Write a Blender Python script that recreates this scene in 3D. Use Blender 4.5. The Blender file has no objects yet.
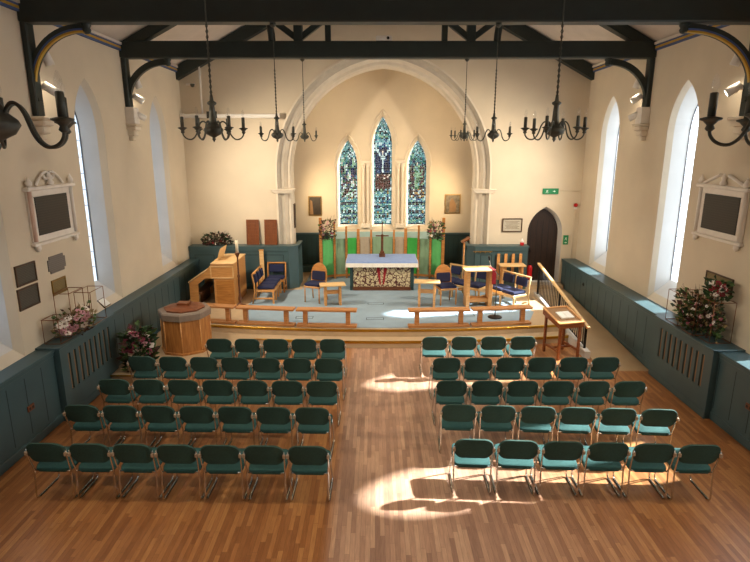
import bpy, bmesh, math, random
from math import sin, cos, pi, sqrt, radians as RAD
from mathutils import Vector, Matrix

random.seed(7)
SC = bpy.context.scene
COL = SC.collection

# ------------------------------------------------------------------ materials
def nmat(name):
    m = bpy.data.materials.new(name); m.use_nodes = True
    nt = m.node_tree; nt.nodes.clear()
    out = nt.nodes.new('ShaderNodeOutputMaterial')
    return m, nt, out

def s2l(c):
    return tuple((x / 12.92 if x <= .04045 else ((x + .055) / 1.055) ** 2.4) for x in c)

def hexc(h):
    h = h.lstrip('#')
    return s2l(tuple(int(h[i:i + 2], 16) / 255 for i in (0, 2, 4))) + (1,)

def pbr(name, col, rough=.6, metal=0, var=.15, scale=8, bump=0, bscale=60, stretch=(1, 1, 1), spec=.5):
    """principled with a soft noise variation of its own colour"""
    m, nt, out = nmat(name)
    if isinstance(col, str): col = hexc(col)
    b = nt.nodes.new('ShaderNodeBsdfPrincipled')
    tc = nt.nodes.new('ShaderNodeTexCoord'); mp = nt.nodes.new('ShaderNodeMapping')
    mp.inputs['Scale'].default_value = stretch
    nt.links.new(tc.outputs['Object'], mp.inputs[0])
    no = nt.nodes.new('ShaderNodeTexNoise'); no.inputs['Scale'].default_value = scale
    no.inputs['Detail'].default_value = 4
    nt.links.new(mp.outputs[0], no.inputs['Vector'])
    r = nt.nodes.new('ShaderNodeValToRGB')
    r.color_ramp.elements[0].position = .3; r.color_ramp.elements[1].position = .7
    r.color_ramp.elements[0].color = tuple(c * (1 - var) for c in col[:3]) + (1,)
    r.color_ramp.elements[1].color = tuple(min(1, c * (1 + var)) for c in col[:3]) + (1,)
    nt.links.new(no.outputs['Fac'], r.inputs[0]); nt.links.new(r.outputs[0], b.inputs['Base Color'])
    b.inputs['Roughness'].default_value = rough; b.inputs['Metallic'].default_value = metal
    b.inputs['Specular IOR Level'].default_value = spec
    if bump:
        n2 = nt.nodes.new('ShaderNodeTexNoise'); n2.inputs['Scale'].default_value = bscale
        nt.links.new(mp.outputs[0], n2.inputs['Vector'])
        bp = nt.nodes.new('ShaderNodeBump'); bp.inputs['Strength'].default_value = bump
        bp.inputs['Distance'].default_value = .01
        nt.links.new(n2.outputs['Fac'], bp.inputs['Height']); nt.links.new(bp.outputs[0], b.inputs['Normal'])
    nt.links.new(b.outputs[0], out.inputs[0])
    return m

def floorboards(name):
    m, nt, out = nmat(name)
    L = nt.links
    b = nt.nodes.new('ShaderNodeBsdfPrincipled')
    tc = nt.nodes.new('ShaderNodeTexCoord')
    def mth(op, a, b=None):
        n = nt.nodes.new('ShaderNodeMath'); n.operation = op
        for k, v in enumerate((a, b)):
            if v is None: continue
            if isinstance(v, (int, float)): n.inputs[k].default_value = v
            else: L.new(v, n.inputs[k])
        return n.outputs[0]
    sp = nt.nodes.new('ShaderNodeSeparateXYZ'); L.new(tc.outputs['Object'], sp.inputs[0])
    W_, LEN = .056, .72
    xs = mth('DIVIDE', sp.outputs['X'], W_); row = mth('FLOOR', xs); fx = mth('FRACT', xs)
    wn = nt.nodes.new('ShaderNodeTexWhiteNoise'); wn.noise_dimensions = '1D'; L.new(row, wn.inputs['W'])
    ys = mth('ADD', mth('DIVIDE', sp.outputs['Y'], LEN), mth('MULTIPLY', wn.outputs['Value'], 17.3))
    pl = mth('FLOOR', ys); fy = mth('FRACT', ys)
    cb = nt.nodes.new('ShaderNodeCombineXYZ'); L.new(row, cb.inputs[0]); L.new(pl, cb.inputs[1])
    w2 = nt.nodes.new('ShaderNodeTexWhiteNoise'); w2.noise_dimensions = '2D'; L.new(cb.outputs[0], w2.inputs['Vector'])
    gx = mth('LESS_THAN', fx, .045); gy = mth('LESS_THAN', fy, .004); gap = mth('MAXIMUM', gx, gy)
    rp = nt.nodes.new('ShaderNodeValToRGB')
    e = rp.color_ramp.elements
    e[0].position = 0; e[0].color = hexc('#905d37'); e[1].position = 1; e[1].color = hexc('#b88350')
    x = e.new(.5); x.color = hexc('#a87144')
    L.new(w2.outputs['Value'], rp.inputs[0])
    no = nt.nodes.new('ShaderNodeTexNoise'); no.inputs['Scale'].default_value = 6; no.inputs['Detail'].default_value = 6
    mp2 = nt.nodes.new('ShaderNodeMapping'); mp2.inputs['Scale'].default_value = (9, .9, 1)
    L.new(tc.outputs['Object'], mp2.inputs[0]); L.new(mp2.outputs[0], no.inputs['Vector'])
    mx = nt.nodes.new('ShaderNodeMix'); mx.data_type = 'RGBA'; mx.blend_type = 'MULTIPLY'
    mx.inputs['Factor'].default_value = .55
    r2 = nt.nodes.new('ShaderNodeValToRGB'); r2.color_ramp.elements[0].position = .3; r2.color_ramp.elements[1].position = .75
    r2.color_ramp.elements[0].color = (.62, .58, .55, 1); r2.color_ramp.elements[1].color = (1.1, 1.08, 1.05, 1)
    L.new(no.outputs['Fac'], r2.inputs[0])
    L.new(rp.outputs[0], mx.inputs['A']); L.new(r2.outputs[0], mx.inputs['B'])
    m3 = nt.nodes.new('ShaderNodeMix'); m3.data_type = 'RGBA'
    L.new(gap, m3.inputs['Factor']); L.new(mx.outputs['Result'], m3.inputs['A'])
    m3.inputs['B'].default_value = hexc('#714a2b')
    # the middle aisle is paler and less saturated than the boards under the seats
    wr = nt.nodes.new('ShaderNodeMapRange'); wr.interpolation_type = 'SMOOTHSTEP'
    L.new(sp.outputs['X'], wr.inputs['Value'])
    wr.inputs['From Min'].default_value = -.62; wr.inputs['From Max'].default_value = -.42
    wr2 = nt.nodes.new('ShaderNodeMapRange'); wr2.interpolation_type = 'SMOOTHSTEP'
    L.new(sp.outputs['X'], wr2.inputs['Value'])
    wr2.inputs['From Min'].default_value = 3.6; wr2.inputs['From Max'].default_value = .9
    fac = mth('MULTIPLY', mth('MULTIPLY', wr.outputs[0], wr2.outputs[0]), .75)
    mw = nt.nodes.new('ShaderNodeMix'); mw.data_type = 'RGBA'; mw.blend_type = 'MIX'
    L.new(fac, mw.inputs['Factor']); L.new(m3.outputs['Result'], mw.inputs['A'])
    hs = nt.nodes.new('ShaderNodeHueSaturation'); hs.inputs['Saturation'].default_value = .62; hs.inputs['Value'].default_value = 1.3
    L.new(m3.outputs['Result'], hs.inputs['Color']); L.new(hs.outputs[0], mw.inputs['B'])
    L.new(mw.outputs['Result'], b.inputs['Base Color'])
    b.inputs['Roughness'].default_value = .36
    b.inputs['Specular IOR Level'].default_value = .45
    L.new(b.outputs[0], out.inputs[0])
    return m

def wood(name, c1, c2, rough=.45, scale=(1.5, 14, 14)):
    m, nt, out = nmat(name); L = nt.links
    b = nt.nodes.new('ShaderNodeBsdfPrincipled')
    tc = nt.nodes.new('ShaderNodeTexCoord'); mp = nt.nodes.new('ShaderNodeMapping')
    mp.inputs['Scale'].default_value = scale
    L.new(tc.outputs['Object'], mp.inputs[0])
    no = nt.nodes.new('ShaderNodeTexNoise'); no.inputs['Scale'].default_value = 2.2
    no.inputs['Detail'].default_value = 6; no.inputs['Distortion'].default_value = .8
    L.new(mp.outputs[0], no.inputs['Vector'])
    r = nt.nodes.new('ShaderNodeValToRGB'); r.color_ramp.elements[0].position = .32; r.color_ramp.elements[1].position = .68
    r.color_ramp.elements[0].color = hexc(c1); r.color_ramp.elements[1].color = hexc(c2)
    L.new(no.outputs['Fac'], r.inputs[0]); L.new(r.outputs[0], b.inputs['Base Color'])
    b.inputs['Roughness'].default_value = rough
    L.new(b.outputs[0], out.inputs[0])
    return m

def clear_glass(name, tint, mixf, rough=.05):
    """window glass: mostly lets light through, partly scatters it"""
    m, nt, out = nmat(name); L = nt.links
    t = nt.nodes.new('ShaderNodeBsdfTransparent'); t.inputs[0].default_value = tint
    s = nt.nodes.new('ShaderNodeBsdfTranslucent'); s.inputs[0].default_value = tint
    mx = nt.nodes.new('ShaderNodeMixShader'); mx.inputs[0].default_value = mixf
    L.new(t.outputs[0], mx.inputs[1]); L.new(s.outputs[0], mx.inputs[2])
    g = nt.nodes.new('ShaderNodeBsdfGlossy'); g.inputs['Roughness'].default_value = rough
    m2 = nt.nodes.new('ShaderNodeMixShader'); m2.inputs[0].default_value = .05
    L.new(mx.outputs[0], m2.inputs[1]); L.new(g.outputs[0], m2.inputs[2])
    L.new(m2.outputs[0], out.inputs[0])
    return m

def frontal_mat(name):
    """embroidered frontal: cream leaves on twisting dark red branches"""
    m, nt, out = nmat(name); L = nt.links
    b = nt.nodes.new('ShaderNodeBsdfPrincipled')
    tc = nt.nodes.new('ShaderNodeTexCoord')
    no = nt.nodes.new('ShaderNodeTexNoise'); no.inputs['Scale'].default_value = 5; no.inputs['Detail'].default_value = 3
    L.new(tc.outputs['Object'], no.inputs['Vector'])
    ad = nt.nodes.new('ShaderNodeVectorMath'); ad.operation = 'MULTIPLY_ADD'
    L.new(no.outputs['Color'], ad.inputs[0]); ad.inputs[1].default_value = (.22, .22, .22)
    L.new(tc.outputs['Object'], ad.inputs[2])
    v = nt.nodes.new('ShaderNodeTexVoronoi'); v.feature = 'DISTANCE_TO_EDGE'; v.inputs['Scale'].default_value = 8.5
    L.new(ad.outputs[0], v.inputs['Vector'])
    r = nt.nodes.new('ShaderNodeValToRGB'); e = r.color_ramp.elements
    e[0].position = .045; e[0].color = hexc('#521a1f'); e[1].position = .11; e[1].color = hexc('#d6c8a4')
    L.new(v.outputs['Distance'], r.inputs[0])
    v2 = nt.nodes.new('ShaderNodeTexVoronoi'); v2.feature = 'DISTANCE_TO_EDGE'; v2.inputs['Scale'].default_value = 34
    L.new(ad.outputs[0], v2.inputs['Vector'])
    r2 = nt.nodes.new('ShaderNodeValToRGB'); e = r2.color_ramp.elements
    e[0].position = .06; e[0].color = (.25, .23, .2, 1); e[1].position = .2; e[1].color = (1, 1, 1, 1)
    L.new(v2.outputs['Distance'], r2.inputs[0])
    mx = nt.nodes.new('ShaderNodeMix'); mx.data_type = 'RGBA'; mx.blend_type = 'MULTIPLY'; mx.inputs['Factor'].default_value = .6
    L.new(r.outputs[0], mx.inputs['A']); L.new(r2.outputs[0], mx.inputs['B'])
    L.new(mx.outputs['Result'], b.inputs['Base Color']); b.inputs['Roughness'].default_value = .9
    L.new(b.outputs[0], out.inputs[0])
    return m

def inscribed(name, base, line, sc):
    """tablet with rows of fine incised lettering too small to read"""
    m, nt, out = nmat(name); L = nt.links
    b = nt.nodes.new('ShaderNodeBsdfPrincipled')
    tc = nt.nodes.new('ShaderNodeTexCoord')
    sp = nt.nodes.new('ShaderNodeSeparateXYZ'); L.new(tc.outputs['Object'], sp.inputs[0])
    mu = nt.nodes.new('ShaderNodeMath'); mu.operation = 'MULTIPLY'; mu.inputs[1].default_value = sc
    L.new(sp.outputs['Z'], mu.inputs[0])
    si = nt.nodes.new('ShaderNodeMath'); si.operation = 'SINE'; L.new(mu.outputs[0], si.inputs[0])
    no = nt.nodes.new('ShaderNodeTexNoise'); no.inputs['Scale'].default_value = 60
    L.new(tc.outputs['Object'], no.inputs['Vector'])
    ml = nt.nodes.new('ShaderNodeMath'); ml.operation = 'MULTIPLY'
    L.new(si.outputs[0], ml.inputs[0]); L.new(no.outputs['Fac'], ml.inputs[1])
    r = nt.nodes.new('ShaderNodeValToRGB'); e = r.color_ramp.elements
    e[0].position = .28; e[0].color = hexc(base); e[1].position = .42; e[1].color = hexc(line)
    L.new(ml.outputs[0], r.inputs[0]); L.new(r.outputs[0], b.inputs['Base Color'])
    b.inputs['Roughness'].default_value = .45
    L.new(b.outputs[0], out.inputs[0])
    return m

def emit(name, col, s):
    m, nt, out = nmat(name)
    e = nt.nodes.new('ShaderNodeEmission'); e.inputs[0].default_value = hexc(col); e.inputs[1].default_value = s
    nt.links.new(e.outputs[0], out.inputs[0]); return m

M = {}
M['wall'] = pbr('cream_wall_paint', '#d0c3ae', .85, var=.05, scale=1.2, bump=.15, bscale=12)
M['reveal'] = pbr('white_reveal_paint', '#cbc8c4', .8, var=.04, scale=2)
M['stone'] = pbr('pale_arch_stone', '#d6cbba', .8, var=.06, scale=4)
M['stone_grey'] = pbr('greyer_arch_stone', '#b9b0a2', .8, var=.08, scale=5)
M['ceil'] = pbr('ceiling_boards_white', '#d8ccc0', .8, var=.05, scale=3)
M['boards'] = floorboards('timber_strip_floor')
M['truss'] = pbr('dark_green_timber', '#1f2a28', .5, var=.12, scale=5)
M['blue'] = pbr('painted_blue_line', '#3f5688', .6, var=.05)
M['gold'] = pbr('painted_gold_line', '#b58f2c', .6, var=.05)
M['teal'] = pbr('teal_panel_paint', '#3d5459', .42, var=.07, scale=4)
M['teal_dark'] = pbr('dark_teal_panel_paint', '#233b3d', .5, var=.1, scale=4)
M['groove'] = pbr('panel_groove', '#1d2f33', .7, var=.05)
M['fabric'] = pbr('green_chair_fabric', '#204a48', .9, var=.12, scale=40, bump=.3, bscale=300)
M['fabric_back'] = pbr('dark_green_chair_fabric', '#28463f', .9, var=.12, scale=40, bump=.3, bscale=300)
M['chrome'] = pbr('chrome_tube', '#d4d0c8', .2, 1, var=.03)
M['rubber'] = pbr('black_rubber', '#151514', .6, var=.05)
M['clamp'] = pbr('pale_link_clamp', '#a58e76', .5, var=.05)
M['pale'] = pbr('pale_step_stone', '#b9a182', .5, var=.06, scale=6)
M['rampf'] = pbr('beige_ramp_vinyl', '#ad9474', .5, var=.06, scale=3)
M['carpet'] = pbr('grey_blue_carpet', '#8a9fb0', .95, var=.07, scale=3, bump=.3, bscale=250)
M['brass'] = pbr('brass_nosing', '#c39a3c', .28, 1, var=.05)
M['oak'] = wood('light_oak', '#b8824a', '#d09a5e')
M['oak2'] = wood('honey_oak', '#9d662f', '#c08545')
M['oakx'] = wood('pale_ash', '#cfa76f', '#dfbd8a')
M['font'] = wood('font_oak', '#96602f', '#b97f45', scale=(10, 10, 1.2))
M['railw'] = wood('rail_oak', '#a36b3c', '#c08a56', scale=(1.2, 14, 14))
M['redw'] = wood('red_brown_wood', '#633317', '#864b22')
M['hymn'] = wood('hymn_board_brown', '#653415', '#78421d', scale=(12, 12, 1.5))
M['darkw'] = wood('dark_turned_wood', '#4a2a16', '#6b3d20')
M['doorw'] = wood('dark_door_oak', '#22140d', '#332017', scale=(16, 16, 1))
M['lid'] = wood('font_lid_mahogany', '#5f3018', '#874b28')
M['fontstone'] = pbr('font_grey_stone', '#85766a', .7, var=.1, scale=9)
M['navy'] = pbr('navy_cushion', '#151d42', .9, var=.12, scale=20)
M['navyd'] = pbr('dark_navy_cloth', '#15193a', .9, var=.12, scale=20)
M['red'] = pbr('crimson_cloth', '#8e1520', .85, var=.1)
M['extred'] = pbr('red_gloss', '#b3131a', .3, var=.03)
M['altarblue'] = pbr('blue_altar_cloth', '#8aa3d6', .9, var=.05, scale=10)
M['lace'] = pbr('white_lace', '#e6e2da', .9, var=.1, scale=60)
M['frontal'] = frontal_mat('vine_frontal')
M['white'] = pbr('white_enamel', '#dedad4', .4, var=.03)
M['black'] = pbr('black_metal', '#141414', .45, .3, var=.05)
M['iron'] = pbr('pewter_iron', '#4c4d45', .5, .35, var=.2, scale=20)
M['tablet'] = inscribed('slate_tablet', '#211d1b', '#332d29', 160)
M['tablet2'] = inscribed('bronze_tablet', '#3c3b36', '#565349', 260)
M['tablet3'] = inscribed('grey_tablet', '#706b68', '#5e5957', 200)
M['brassplate'] = inscribed('brass_tablet', '#7b6b45', '#665738', 240)
M['marble'] = pbr('white_marble', '#e2dbd3', .5, var=.05)
M['pinkmarble'] = pbr('pinkish_marble', '#d0b2a2', .5, var=.06)
M['fab_green'] = pbr('bright_green_hanging', '#56a862', .9, var=.06, scale=12)
M['fab_vivid'] = pbr('vivid_green_hanging', '#3fa848', .9, var=.06, scale=12)
M['fab_sage'] = pbr('sage_hanging', '#7d9a7c', .9, var=.06, scale=12)
M['fab_beige'] = pbr('beige_hanging', '#a89a86', .9, var=.06, scale=12)
M['teal_lit'] = pbr('lit_wainscot_teal', '#93aeb0', .9, var=.05)
M['wax'] = pbr('cream_wax', '#efe6cc', .5, var=.02)
M['copper'] = pbr('copper_wire', '#8f6146', .35, .8, var=.08)
M['leaf1'] = pbr('dark_leaf', '#223a1e', .6, var=.3, scale=20)
M['leaf2'] = pbr('mid_leaf', '#49642f', .6, var=.3, scale=20)
M['leaf3'] = pbr('bronze_leaf', '#4a2c26', .6, var=.3, scale=20)
M['leaf4'] = pbr('dry_grass', '#94805a', .8, var=.2, scale=20)
M['pet_pink'] = pbr('pink_petal', '#cf9aa4', .7, var=.1, scale=30)
M['pet_mag'] = pbr('plum_petal', '#9a4660', .7, var=.15, scale=30)
M['pet_white'] = pbr('white_petal', '#efe7e0', .7, var=.05, scale=30)
M['pet_red'] = pbr('red_petal', '#8a1f2a', .7, var=.15, scale=30)
M['pet_core'] = pbr('flower_core', '#6d4a24', .8, var=.1)
M['paper'] = pbr('white_paper', '#e8e6df', .7, var=.02)
M['notice'] = pbr('aged_paper', '#b5ae9e', .7, var=.08, scale=20)
M['signgreen'] = pbr('sign_green', '#14804f', .5, var=.02)
M['signwhite'] = pbr('sign_white', '#e6f1ea', .5, var=.02)
M['picdark'] = pbr('dark_canvas', '#2c2117', .5, var=.4, scale=9)
M['picgrey'] = pbr('grey_print', '#6d6250', .5, var=.5, scale=12)
M['gilt'] = pbr('gilt_frame', '#8a6c35', .4, .5, var=.1)
M['frame'] = wood('frame_wood', '#3b2a1c', '#553c28')
M['bulbglass'] = clear_glass('bulb_glass', (1, 1, 1, 1), .04)
M['winglass'] = clear_glass('window_glass', (.92, .97, 1, 1), .14, .15)
M['lead'] = pbr('window_lead', '#63686f', .6, var=.05)
M['sill'] = pbr('white_sill_boards', '#dcd8d2', .6, var=.05)
M['lamp'] = emit('lit_lamp_face', '#fff2d8', 9)
M['plug'] = pbr('brown_socket', '#6a3b22', .5, var=.05)
M['gap'] = pbr('unpainted_timber_behind_slots', '#8d6c4a', .8, var=.1)

def sglass(name, col, tr=.015):
    m, nt, out = nmat('stained_' + name); L = nt.links
    c = hexc(col)
    no = nt.nodes.new('ShaderNodeTexNoise'); no.inputs['Scale'].default_value = 25
    tc = nt.nodes.new('ShaderNodeTexCoord'); L.new(tc.outputs['Object'], no.inputs['Vector'])
    r = nt.nodes.new('ShaderNodeValToRGB')
    r.color_ramp.elements[0].position = .3; r.color_ramp.elements[1].position = .7
    r.color_ramp.elements[0].color = tuple(x * .28 for x in c[:3]) + (1,); r.color_ramp.elements[1].color = tuple(x * .50 for x in c[:3]) + (1,)
    L.new(no.outputs['Fac'], r.inputs[0])
    t = nt.nodes.new('ShaderNodeBsdfTransparent'); s = nt.nodes.new('ShaderNodeBsdfTranslucent')
    L.new(r.outputs[0], t.inputs[0]); L.new(r.outputs[0], s.inputs[0])
    mx = nt.nodes.new('ShaderNodeMixShader'); mx.inputs[0].default_value = 1 - tr
    L.new(t.outputs[0], mx.inputs[1]); L.new(s.outputs[0], mx.inputs[2]); L.new(mx.outputs[0], out.inputs[0])
    return m
GL = {k: sglass(k, v) for k, v in dict(
    navy='#142143', blue='#244a72', teal='#367a7c', paleteal='#76aaa8', white='#c4d8d0', green='#33663f',
    palegreen='#86ad86', red='#5e211c', brown='#43271b', amber='#a8803c', black='#0a0d10', skin='#d2c4ac').items()}

# ------------------------------------------------------------------ mesh helpers
def BM(): return bmesh.new()

def box(bm, c, s, bev=0, rot=None, seg=1, mi=0):
    r = bmesh.ops.create_cube(bm, size=1)
    vs = r['verts']
    bmesh.ops.scale(bm, vec=s, verts=vs)
    fs = {f for v in vs for f in v.link_faces}
    for f in fs: f.material_index = mi
    if bev:
        es = list({e for v in vs for e in v.link_edges})
        rb = bmesh.ops.bevel(bm, geom=es, offset=bev, segments=seg, affect='EDGES', profile=.6)
        vs = list({v for f in rb['faces'] for v in f.verts} | {v for v in vs if v.is_valid})
        for f in rb['faces']: f.material_index = mi
    mat = Matrix.Translation(c)
    if rot: mat = mat @ rot.to_4x4()
    bmesh.ops.transform(bm, matrix=mat, verts=vs)
    return vs

def lohi(bm, lo, hi, bev=0, mi=0):
    c = [(a + b) / 2 for a, b in zip(lo, hi)]; s = [abs(b - a) for a, b in zip(lo, hi)]
    return box(bm, c, s, bev, mi=mi)

def tube(bm, pts, r, n=8, mi=0, closed=False, smooth=True):
    pts = [Vector(p) for p in pts]; rings = []
    N = len(pts)
    rr = r if isinstance(r, (list, tuple)) else [r] * N
    up = None
    for i, p in enumerate(pts):
        if closed: t = pts[(i + 1) % N] - pts[i - 1]
        else: t = pts[min(i + 1, N - 1)] - pts[max(i - 1, 0)]
        if t.length < 1e-9: t = Vector((0, 0, 1))
        t.normalize()
        if up is None:
            up = Vector((0, 0, 1)) if abs(t.z) < .9 else Vector((1, 0, 0))
        u = up - t * up.dot(t)
        if u.length < 1e-6: u = t.orthogonal()
        u.normalize(); v = t.cross(u); up = u
        rings.append([bm.verts.new(p + (u * cos(2 * pi * k / n) + v * sin(2 * pi * k / n)) * rr[i]) for k in range(n)])
    fs = []
    for i in range(N if closed else N - 1):
        a, b = rings[i], rings[(i + 1) % N]
        for k in range(n):
            fs.append(bm.faces.new((a[k], a[(k + 1) % n], b[(k + 1) % n], b[k])))
    if not closed:
        fs.append(bm.faces.new(rings[0][::-1])); fs.append(bm.faces.new(rings[-1]))
    for f in fs: f.material_index = mi; f.smooth = smooth and len(f.verts) == 4
    return fs

def lathe(bm, prof, n=16, c=(0, 0, 0), mi=0, smooth=True, ph=0):
    c = Vector(c); rings = []
    for r, z in prof:
        rings.append([bm.verts.new(c + Vector((max(r, 1e-4) * cos(2 * pi * k / n + ph), max(r, 1e-4) * sin(2 * pi * k / n + ph), z))) for k in range(n)])
    for a, b in zip(rings, rings[1:]):
        for k in range(n):
            f = bm.faces.new((a[k], a[(k + 1) % n], b[(k + 1) % n], b[k])); f.material_index = mi; f.smooth = smooth
    f = bm.faces.new(rings[0][::-1]); f.material_index = mi
    f = bm.faces.new(rings[-1]); f.material_index = mi

def prism(bm, poly, fn, d0, d1, mi=0, bev=0):
    """poly: 2-D outline; fn(a,b,d) -> 3-D; extruded d0..d1"""
    A = [bm.verts.new(fn(a, b, d0)) for a, b in poly]; B = [bm.verts.new(fn(a, b, d1)) for a, b in poly]
    n = len(poly); fs = [bm.faces.new(A[::-1]), bm.faces.new(B)]
    for i in range(n): fs.append(bm.faces.new((A[i], A[(i + 1) % n], B[(i + 1) % n], B[i])))
    for f in fs: f.material_index = mi
    if bev:
        es = list({e for f in fs[:2] for e in f.edges})
        rb = bmesh.ops.bevel(bm, geom=es, offset=bev, segments=2, affect='EDGES', profile=.6)
        for f in rb['faces']: f.material_index = mi; f.smooth = True
    return fs

XZ = lambda a, b, d: (a, d, b)
YZ = lambda a, b, d: (d, a, b)
XY = lambda a, b, d: (a, b, d)

def quad(bm, pts, mi=0):
    f = bm.faces.new([bm.verts.new(p) for p in pts]); f.material_index = mi; return f

def rrect(w, h, r, n=5, cx=0, cy=0):
    o = []
    for sx, sy, a0 in ((1, 1, 0), (-1, 1, 90), (-1, -1, 180), (1, -1, 270)):
        for k in range(n + 1):
            a = RAD(a0 + 90 * k / n)
            o.append((cx + sx * (w / 2 - r) + r * cos(a), cy + sy * (h / 2 - r) + r * sin(a)))
    return o

def arch_pts(a, h, n=9):
    """pointed arch from (-a,0) over (0,h) to (a,0)"""
    if h >= a:
        R = (a * a + h * h) / (2 * a); cx = a - R
        th = math.atan2(h, -cx) if cx < 0 else math.atan2(h, -cx)
        right = [(cx + R * cos(th * k / n), R * sin(th * k / n)) for k in range(n + 1)]
    else:
        right = [(a * cos(pi / 2 * k / n), h * sin(pi / 2 * k / n)) for k in range(n + 1)]
    right[-1] = (0, h)
    left = [(-x, z) for x, z in right]
    return left[:-1] + right[::-1]

def obj(name, bm, mats, parent=None, kind=None, fix=True):
    if fix: bmesh.ops.recalc_face_normals(bm, faces=bm.faces)
    me = bpy.data.meshes.new(name); bm.to_mesh(me); bm.free()
    for m in (mats if isinstance(mats, (list, tuple)) else [mats]):
        me.materials.append(M[m] if isinstance(m, str) else m)
    o = bpy.data.objects.new(name, me); COL.objects.link(o)
    if parent: o.parent = parent
    if kind: o['kind'] = kind
    return o

def struct(name, bm, mats, parent=None):
    return obj(name, bm, mats, parent, None if parent else 'structure')

def tag(o, label, cat, group=None):
    o['label'] = label; o['category'] = cat
    if group: o['group'] = group
    return o

def thing(name, label, cat, loc=(0, 0, 0), rz=0, group=None):
    o = bpy.data.objects.new(name, None); COL.objects.link(o)
    o.empty_display_size = .1
    o.location = loc; o.rotation_euler = (0, 0, rz)
    return tag(o, label, cat, group)

def copy_thing(src, loc, rz, label, group=None):
    r = src.copy(); COL.objects.link(r); r.location = loc; r.rotation_euler = (0, 0, rz); r['label'] = label
    if group: r['group'] = group
    for ch in list(src.children):
        c = ch.copy(); COL.objects.link(c); c.parent = r
        for g in list(ch.children):
            d = g.copy(); COL.objects.link(d); d.parent = c
    return r

# ------------------------------------------------------------------ room dimensions
XL, XR, YW, YC = -5.32, 5.86, 15.65, 17.7
XM = .27
YN = -3.0                      # near end wall, behind the camera
ZE = 6.44                      # ceiling meets the wall
SL = .53
ZR = ZE + SL * (XM - XL)       # ridge
P = .33                        # chancel platform
S1 = .165
LZL, LZR = 1.23, 1.17          # ledge heights
SPR = 4.60; TIP = .95; HW = .53
WL = [.6, 3.92, 7.25, 10.57, 13.88]
WR = [.8, 4.12, 7.38, 10.79, 14.08]
HWS = {7.38: .60}

# ------------------------------------------------------------------ floor and platforms
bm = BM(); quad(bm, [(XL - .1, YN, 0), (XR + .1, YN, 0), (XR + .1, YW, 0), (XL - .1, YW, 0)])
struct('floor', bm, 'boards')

def yarc(x, y0, k=.022): return y0 + k * (x - .2) ** 2
def arcpts(y0, x0, x1, n=24): return [(x0 + (x1 - x0) * i / n, yarc(x0 + (x1 - x0) * i / n, y0)) for i in range(n + 1)]
RX0, RX1 = 4.52, 5.45           # the ramp
# lower step, widening to the left into the font's floor
edge1 = [(-5.0, 9.5), (-4.3, 9.5), (-3.75, 10.0), (-3.2, 10.5), (-2.95, 11.1), (-2.7, 11.52)] + arcpts(11.36, -2.45, RX0 - .12)
poly = edge1 + [(RX0 - .12, 13.2), (-5.0, 13.2)]
bm = BM(); prism(bm, poly, XY, .0, S1); struct('floor_lower_step', bm, 'pale')
bm = BM()
tube(bm, [(x, y - .006, S1 - .006) for x, y in edge1], .014, 6)
prism(bm, [(x, y - .012) for x, y in arcpts(11.36, -2.45, RX0 - .12)] + [(x, y) for x, y in arcpts(11.36, -2.45, RX0 - .12)][::-1], XY, S1 - .055, S1 + .002)
struct('trim_1', bm, 'brass')
edge2 = arcpts(11.66, -5.0, RX0 - .12)
bm = BM()
prism(bm, edge2 + [(RX0 - .12, 14.6), (RX1 + .1, 14.6), (RX1 + .1, YC), (-5.0, YC)], XY, S1 - .02, P)
struct('floor_platform', bm, 'pale')
bm = BM()
tube(bm, [(x, y - .006, P - .006) for x, y in edge2], .014, 6)
prism(bm, [(x, y - .012) for x, y in edge2] + edge2[::-1], XY, P - .05, P + .002)
struct('trim_2', bm, 'brass')
# blue carpet
bm = BM()
cp = [(x, y + .12) for x, y in arcpts(11.66, -2.9, 3.55)] + [(3.95, 13.0), (3.7, 14.3), (2.7, 15.25), (2.62, 17.4), (-2.1, 17.4), (-2.1, 15.25), (-2.6, 15.1), (-3.3, 15.0), (-3.3, 13.4)]
prism(bm, cp, XY, P - .01, P + .008)
carpet = struct('floor_carpet', bm, 'carpet')
def rect_ring(bm, x0, x1, y0, y1, w, z):
    for a, b, c, d in ((x0, x1, y0, y0 + w), (x0, x1, y1 - w, y1), (x0, x0 + w, y0 + w, y1 - w), (x1 - w, x1, y0 + w, y1 - w)):
        lohi(bm, (a, c, z), (b, d, z + .004))
for i, (x, y, w, d) in enumerate(((.0, 12.45, .42, .16), (.02, 13.75, .42, .16), (-1.7, 12.55, .42, .18), (-1.95, 13.35, .4, .14), (2.2, 12.75, .45, .2))):
    bm = BM(); rect_ring(bm, x - w / 2, x + w / 2, y - d / 2, y + d / 2, .014, P + .007)
    tag(obj('floor_socket_cover', bm, 'groove'), ('thin outlined floor socket cover in the blue carpet, at the centre near the step edge',
        'thin outlined floor socket cover in the blue carpet, right in front of the altar', 'outlined floor socket cover behind the left kneeling rails, nearer the step',
        'outlined floor socket cover left of the left prayer desk, further from the step', 'outlined floor socket cover behind the right kneeling rails')[i], 'floor socket')
# ramp with a pale kerb
bm = BM()
prism(bm, [(10.09, 0), (14.6, 0), (14.6, P), ], YZ, RX0, RX1)
struct('floor_ramp', bm, 'rampf')
bm = BM()
prism(bm, [(10.75, 0), (14.6, 0), (14.6, P + .10), (10.75, .15)], YZ, RX0 - .12, RX0 - .0)
struct('trim_3', bm, 'reveal')

# ------------------------------------------------------------------ side walls with splayed lancets
def outline(yc, hw, zb, spr, tip, n=8):
    a = arch_pts(hw, tip, n)
    return [(yc - hw, zb)] + [(yc + x, spr + z) for x, z in a] + [(yc + hw, zb)]

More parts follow.
